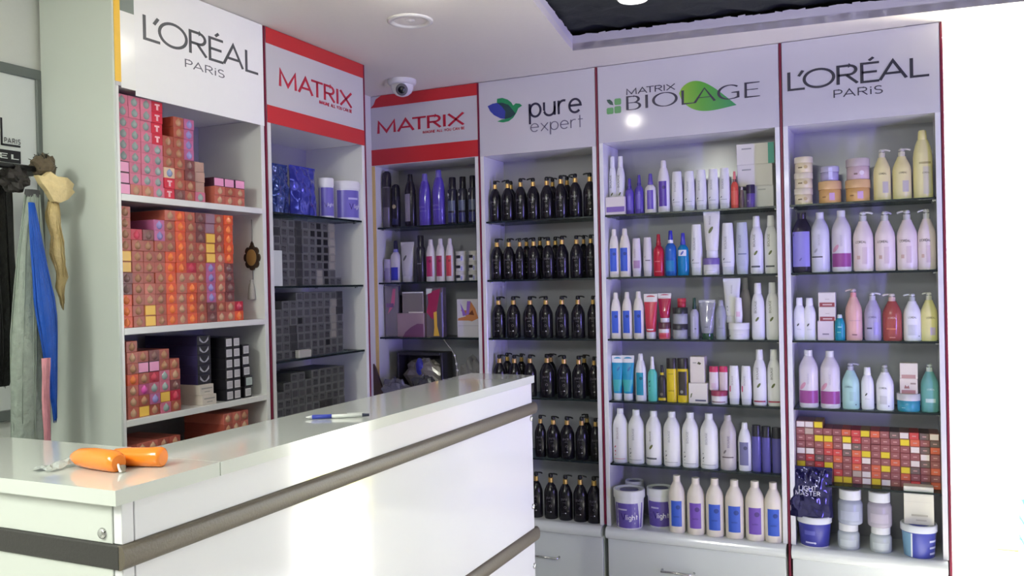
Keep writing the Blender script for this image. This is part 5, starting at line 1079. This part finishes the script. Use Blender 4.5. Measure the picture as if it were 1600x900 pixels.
# ------------------------------------------------------------ poster and hair extensions at far left
t = empty('framed_poster', (WX, 1.30, 0)); tag(t, 'grey framed white poster with black lettering behind the hair pieces', 'poster')
FR = mat((112, 118, 116), .4, noise=.03)
yR = 1.692-1.30
for nm, b in (('frame_rail', (0, -.35, 2.118, .014, yR, 2.146)), ('frame_rail', (0, -.35, 1.15, .014, yR, 1.18)), ('frame_rail', (0, yR-.024, 1.18, .014, yR, 2.118)), ('frame_rail', (0, -.35, 1.18, .014, -.326, 2.118))):
    obj(nm, MB().cbox(*b, .0015), FR, t)
sh = obj('poster_sheet', MB().box(.001, -.326, 1.18, .005, yR-.024, 2.118), mat((226, 230, 228), .3, noise=.01), t)
def wall_text(mb, text, yr, z0, width, h, thick, gap, x=.006):
    q, w = ribbons(text, thick, gap); s = width/w
    for Q in q: mb.add([(x, yr-width+u*s, z0+v*h) for u, v in Q], [(0, 1, 2, 3)])
at_l = lambda px, py: at(px, py, 'x', WX+.006)
a = at_l(32, 230); mb = MB(); yr = a.y-1.30
wall_text(mb, "L'OR\u00c9A", yr-.070, a.z+.002, .50, .075, .13, .2)
mb.box(.0055, yr-.058, a.z-.002, .006, yr-.052, a.z+.075).box(.0055, yr-.058, a.z-.002, .006, yr, a.z+.004)
wall_text(mb, 'PARIS', yr, at_l(32, 226).z, .047, .013, .16, .4)
z1_, z0_ = at_l(32, 237).z, at_l(32, 256).z
obj('lettering', mb, BLACKINK, sh)
obj('black_bar', MB().box(.005, yr-.50, z0_, .0062, yr, z1_), BLACKINK, sh)
mb = MB(); wall_text(mb, 'PROFESSIONNEL', yr-.006, z0_+.011, .455, z1_-z0_-.022, .2, .42, .0068); obj('lettering', mb, mat((226, 230, 228), .35), sh)
# hair pieces
rail = obj('hair_rail', MB().tube([(-2.25, 1.20, 1.835), (-2.10, 1.20, 1.835), (-2.10, 1.60, 1.835), (-2.25, 1.60, 1.835)], .008, 10), mat((40, 40, 42), .4, .3)); tag(rail, 'dark wall rail carrying the hair extensions', 'rail')
def hair(label, path, wy, col, seed, n=60, tip=.35, name='hair_extension', wx=.5, band=(40, 38, 40), wav=0, tips=None, dx=0):
    """bundle of strands along a path of points; wy: half width at each share of the way"""
    rnd = random.Random(seed); path = [CAM+(Vector(p)-CAM)*((p[0]+dx)/p[0]) for p in path]; base = Vector(path[0]); t = empty(name, base); tag(t, label, 'hair extension')
    P_ = [Vector(p)-base for p in path]
    def along(s):
        f = s*(len(P_)-1); i = min(int(f), len(P_)-2); return P_[i].lerp(P_[i+1], f-i)
    core = MB(); k = 22; seg = 20; vs = []
    for j in range(k+1):
        s = j/k; c0 = along(s); w = wy(s)
        for i in range(seg):
            a = 2*PI*i/seg; g = 1+.10*math.sin(9*a+seed)+.05*math.sin(17*a)
            vs.append((c0.x-w*wx*g*math.cos(a), c0.y+w*g*math.sin(a), c0.z))
    core.add(vs, [(j*seg+i, (j+1)*seg+i, (j+1)*seg+(i+1) % seg, j*seg+(i+1) % seg) for j in range(k) for i in range(seg)], 0, True)
    core.add(vs[:seg], [tuple(range(seg))]); core.add(vs[-seg:], [tuple(range(seg))[::-1]])
    obj('hair', core, mat(col, .42, bump=.5, bscale=60, noise=.22), t)
    st = MB()
    for q in range(n):
        a = rnd.uniform(0, 2*PI); rr = math.sqrt(rnd.uniform(.5, 1.12)); ln = rnd.uniform(.86, 1.04); pts_ = []
        for j in range(10):
            s = j/9*ln; c0 = along(min(s, 1)); w = wy(min(s, 1))
            pts_.append((c0.x-w*wx*rr*math.cos(a)+wav*math.sin(s*20+a)*.3, c0.y+w*rr*math.sin(a)+.0015*math.sin(s*11+q)+wav*math.sin(s*20+a), c0.z-(max(0, s-1)*.2)))
        st.tube(pts_, .0022, 4, taper=lambda s: 1-.7*s)
    o = obj('strands', st, mat(col, .38, noise=.3, bscale=25), t); o['kind'] = 'stuff'
    if wy(0) < .012: return t
    m = MB(); w0 = wy(0); m.lathe([(w0*1.15*wx, w0*1.15, -.008), (w0*1.2*wx, w0*1.2, .0), (w0*1.1*wx, w0*1.1, .012)], seg=16)
    bb = obj('band', m, mat(band, .6), t)
    return t
HX = -2.10
hair('long black hair extension at the far left edge', [(HX, 1.425, 1.80), (HX, 1.42, 1.6), (HX, 1.425, 1.4), (HX, 1.43, 1.265)], lambda s: .048+.012*math.sin(PI*s)-.02*max(0, s-.8)/.2, (30, 29, 30), 1, 70, dx=-.055)
hair('long grey-green hair extension beside the blue one', [(HX+.01, 1.530, 1.765), (HX+.01, 1.520, 1.6), (HX+.01, 1.512, 1.35), (HX+.01, 1.505, 1.06)], lambda s: .018+.034*min(1, s*1.6), (142, 152, 142), 2, 70, band=(60, 60, 62), dx=.02)
hair('long bright blue hair extension', [(HX+.035, 1.508, 1.74), (HX+.035, 1.53, 1.55), (HX+.035, 1.550, 1.38), (HX+.035, 1.562, 1.16)], lambda s: .006+.021*min(1, s*2.2)-.023*max(0, s-.55)/.45, (28, 84, 184), 3, 60, band=(120, 126, 130), dx=.04)
hair('thin pink hair strand with dark ends under the blue extension', [(HX+.05, 1.528, 1.33), (HX+.05, 1.524, 1.2), (HX+.05, 1.528, 1.07)], lambda s: .010-.002*s, (206, 140, 150), 4, 24, band=(60, 50, 50), dx=.06)
hair('thin dark brown hair strand hanging lowest', [(HX, 1.556, 1.34), (HX, 1.556, 1.2), (HX, 1.556, 1.0)], lambda s: .010, (112, 100, 92), 6, 24)
hair('blond wavy hair extension with twisted lower tail', [(HX+.02, 1.583, 1.748), (HX+.02, 1.580, 1.715), (HX+.02, 1.583, 1.68), (HX+.02, 1.594, 1.645), (HX+.02, 1.590, 1.61), (HX+.02, 1.598, 1.575), (HX+.02, 1.605, 1.545), (HX+.02, 1.596, 1.515), (HX+.02, 1.602, 1.485), (HX+.02, 1.604, 1.46)], lambda s: (.010+.012*abs(math.sin(s*PI*3.2+.2)))*(1-.9*max(0, s-.6)/.4), (200, 178, 124), 5, 50, band=(120, 104, 70), wav=.002)
t = empty('hair_fan', (HX+.03, 1.583, 1.782)); tag(t, 'pale blond folded hair tuft above the blond wavy extension', 'hair extension')
m = MB(); m.prism([(-.006, -.055), (.012, -.055), (.012, .06), (-.006, .06)], -.0, .001)
fan = MB(); outl = [(-.058, .032), (-.04, .030), (-.02, .045), (.0, .034), (.03, .034), (.05, .018), (.045, .004), (.052, -.004), (.03, -.026), (.008, -.036), (-.012, -.034), (-.03, -.006), (-.045, .010)]
nn = len(outl); vs = [(.010, y, z) for y, z in outl]+[(-.008, y, z) for y, z in outl]+[(.02, 0, .006)]
fan.add(vs, [(i, (i+1) % nn, 2*nn) for i in range(nn)]+[(nn+(i+1) % nn, nn+i, i, (i+1) % nn)[::-1] for i in range(nn)]+[tuple(range(nn, 2*nn))[::-1]], 0, False)
obj('hair', fan, mat((226, 204, 152), .5, bump=.4, bscale=70, noise=.15), t)
for (y, z, r, sd, lb) in ((1.40, 1.845, .036, 31, 'black hair bun clump topping the black extension'), (1.487, 1.80, .034, 32, 'dark tangled hair clump above the grey-green extension'), (1.572, 1.842, .033, 33, 'brown curly hair clump with dark feather tips')):
    m = MB(); crumple(m, 0, 0, r, r*.8, r, r, sd, .28); rr = random.Random(sd)
    tt = empty('hair_clump', (HX, y, z-r)); tag(tt, lb, 'hair extension'); obj('hair', m, mat((44, 40, 38) if sd < 33 else (96, 84, 66), .6, bump=.5, bscale=90, noise=.3), tt)
    s_ = MB()
    for q in range(26):
        a = rr.uniform(0, 2*PI); e = rr.uniform(-.2, 1.4); p = Vector((math.cos(a)*math.cos(e)*.8, math.sin(a)*math.cos(e), math.sin(e)))*r; s_.tube([p*.8+Vector((0, 0, r)), p*1.1+Vector((0, 0, r)), p*1.25+Vector((rr.uniform(-.01, .01), rr.uniform(-.01, .01), r))], .002, 4, taper=lambda s: 1-.7*s)
    oo = obj('strands', s_, mat((36, 36, 34), .6), tt); oo['kind'] = 'stuff'

# ------------------------------------------------------------ counter
ct = empty('shop_counter', (-1.2, 1.7, 0)); tag(ct, 'white gloss L-shaped shop counter with grey bands in the foreground', 'counter')
def cpart(name, mb, m, parent=ct):
    mb.v = [(x+1.2, y-1.7, z) for x, y, z in mb.v] if parent is ct else mb.v
    return obj(name, mb, m, parent)
ZC = 1.2
cpart('top_slab', MB().prism([(-2.2, .915), (-1.081, .915), (-1.081, 1.1315), (-1.31, 1.1315), (-1.31, 1.183), (-2.2, 1.183)], ZC-.024, ZC), COUNTERTOP)
cpart('top_slab', MB().prism([(-1.081, 1.1335), (-1.084, 2.545), (-1.322, 2.564), (-1.31, 1.1335)], ZC-.024, ZC), COUNTERTOP)
FX = -1.089
def panel(y0, y1, z0, z1): return MB().cbox(FX-.018, y0, z0, FX, y1, z1, .001)
for (z0, z1) in ((1.112, 1.175), (.703, 1.074), (.05, .66)):
    cpart('front_panel', panel(.956, 2.532, z0, z1), COUNTER)
    cpart('corner_post', panel(.932, .9545, z0, z1), COUNTER)
    cpart('return_panel', MB().cbox(-2.2, .930, z0, -1.108, .948, z1, .001), COUNTERTOP)
cpart('carcass', MB().box(-1.30, .95, .05, -1.108, 2.53, 1.175).box(-2.2, .948, .05, -1.30, 1.17, 1.175), WHITE)
def halfround(y0, y1, z0, z1, d=.012):
    m = MB(); n = 10; zc, hz_ = (z0+z1)/2, (z1-z0)/2
    pr_ = [(FX-.004, z0)]+[(FX+d*math.sin(PI*k/n), zc-hz_*math.cos(PI*k/n)) for k in range(n+1)]+[(FX-.004, z1)]
    vs = [(x, y0, z) for x, z in pr_]+[(x, y1, z) for x, z in pr_]; k = len(pr_)
    m.add(vs, [(i, k+i, k+i+1, i+1) for i in range(k-1)], 0, True); m.add(vs, [tuple(range(k)), tuple(range(k, 2*k))[::-1]]); return m
cpart('front_band', halfround(.926, 2.552, 1.074, 1.112), TRIM)
cpart('front_band', halfround(.93, 2.552, .66, .705), TRIM)
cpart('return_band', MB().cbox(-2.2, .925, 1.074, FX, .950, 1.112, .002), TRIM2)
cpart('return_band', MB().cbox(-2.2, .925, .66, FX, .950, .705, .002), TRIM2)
cpart('toe_kick', MB().box(-2.2, .96, 0, -1.12, 2.50, .05), mat((60, 60, 60), .5))
sc_ = MB().lathe([(.009, 0), (.009, .002), (.0075, .0045), (.004, .006), (.001, .0062)], seg=18).mesh('screw_cap')
def screw(p, d):
    o = obj('screw_cap', sc_, CHROME, ct, loc=Vector(p)-Vector((-1.2, 1.7, 0))); o.rotation_euler = Vector(d).to_track_quat('Z', 'Y').to_euler(); return o
screw((-1.128, .9305, 1.127), (0, -1, 0)); screw((-1.128, .9305, .62), (0, -1, 0))
for z in (1.062, .777, .584): screw((FX, 2.522, z), (1, 0, 0))
screw((-1.128, .9305, .74), (0, -1, 0))
# pen
pa, pb = at(478, 652, 'z', ZC+.005), at(577, 648, 'z', ZC+.005)
t = empty('ballpoint_pen', ((pa+pb)/2)); dv = (pb-pa); L_ = dv.length; t.rotation_euler = (0, 0, math.atan2(dv.y, dv.x)); tag(t, 'white ballpoint pen with blue grip lying on the counter', 'pen')
def rod(x0, x1, r0, r1=None): return MB().tube([(x0, 0, 0), ((x0+x1)/2, 0, 0), (x1, 0, 0)], r0, 14, taper=(lambda s: 1+(r1/r0-1)*s) if r1 else None)
obj('tip', rod(-L_/2, -L_/2+.014, .0012, .0042), mat((226, 226, 226), .25), t)
obj('grip', rod(-L_/2+.014, -L_/2+.058, .0050), mat((58, 72, 176), .35), t)
obj('barrel', rod(-L_/2+.058, L_/2-.016, .0044), mat((226, 228, 226), .25), t)
obj('clip', MB().cbox(L_/2-.05, -.0012, .0045, L_/2-.014, .0012, .006, .0004), mat((214, 216, 216), .3), t)
obj('button', rod(L_/2-.016, L_/2, .0042, .003), mat((44, 48, 70), .35), t)
# orange two-part holder
ORG = mat((250, 138, 38), .22, coat=.5, noise=.03)
ha, hb = at(112, 716, 'z', ZC+.02), at(190, 726, 'z', ZC+.016); hc = at(256, 712, 'z', ZC+.016)
mid = at(193, 720, 'z', ZC+.016)
t = empty('orange_holder', (mid.x, mid.y, ZC)); tag(t, 'shiny orange two-part plastic holder lying on the counter corner', 'holder')
def capsule(p, q, prof, flat=.75):
    p, q = Vector(p), Vector(q); d = q-p; n = len(prof); seg = 20; vs = []; x = Vector((-d.y, d.x, 0)).normalized()
    for s, r, zc in prof:
        c0 = p+d*s
        for k in range(seg):
            a = 2*PI*k/seg; vs.append(c0+x*(r*math.cos(a))+Vector((0, 0, max(-zc, r*flat*math.sin(a)))) + Vector((0, 0, zc)))
    m = MB(); m.add(vs, [(i*seg+k, i*seg+(k+1) % seg, (i+1)*seg+(k+1) % seg, (i+1)*seg+k) for i in range(n-1) for k in range(seg)], 0, True)
    m.add(vs[:seg], [tuple(range(seg))[::-1]]); m.add(vs[-seg:], [tuple(range(seg))]); return m
o0 = Vector((mid.x, mid.y, ZC))
def rel(px, py): p = at(px, py, 'z', ZC); return (p.x-o0.x, p.y-o0.y, 0)
obj('left_half', capsule(rel(113, 728), rel(186, 738), [(0, .005, .016), (.07, .010, .017), (.22, .0165, .0175), (.5, .0185, .018), (.88, .0185, .0175), (.96, .017, .0165), (1, .0135, .0155)], .98), ORG, t)
obj('right_half', capsule(rel(178, 728), rel(256, 729), [(0, .012, .013), (.05, .0155, .015), (.3, .0165, .016), (.7, .0168, .0162), (.93, .0175, .0168), (.98, .0165, .016), (1, .0135, .0155)], .98), ORG, t)
obj('clasp', MB().cbox(-.006, -.004, 0.0, .002, .004, .012, .001), mat((160, 150, 136), .3, .6), t, loc=rel(193, 738))
obj('white_hook', MB().tube([(-.008, 0, .012), (-.004, -.003, .013), (0, -.005, .008), (.004, -.006, .003), (.006, -.005, .003)], .0022, 8), mat((232, 226, 222), .3), t, loc=rel(190, 738))
flm = MB(); nn, kk = 10, 6; rr = random.Random(4)
p0, p1 = Vector(rel(62, 738)), Vector(rel(114, 726)); dd = p1-p0; xx = Vector((-dd.y, dd.x, 0)).normalized()
vs = [p0+dd*(i/nn)+xx*((j/kk-.5)*.05*(1-.35*i/nn))+Vector((0, 0, .003+.010*(i/nn)*math.sin(PI*j/kk)+rr.uniform(0, .004))) for j in range(kk+1) for i in range(nn+1)]
flm.add(vs, [(j*(nn+1)+i, j*(nn+1)+i+1, (j+1)*(nn+1)+i+1, (j+1)*(nn+1)+i) for j in range(kk) for i in range(nn)], 0, False)
obj('film_tail', flm, FILM, t)
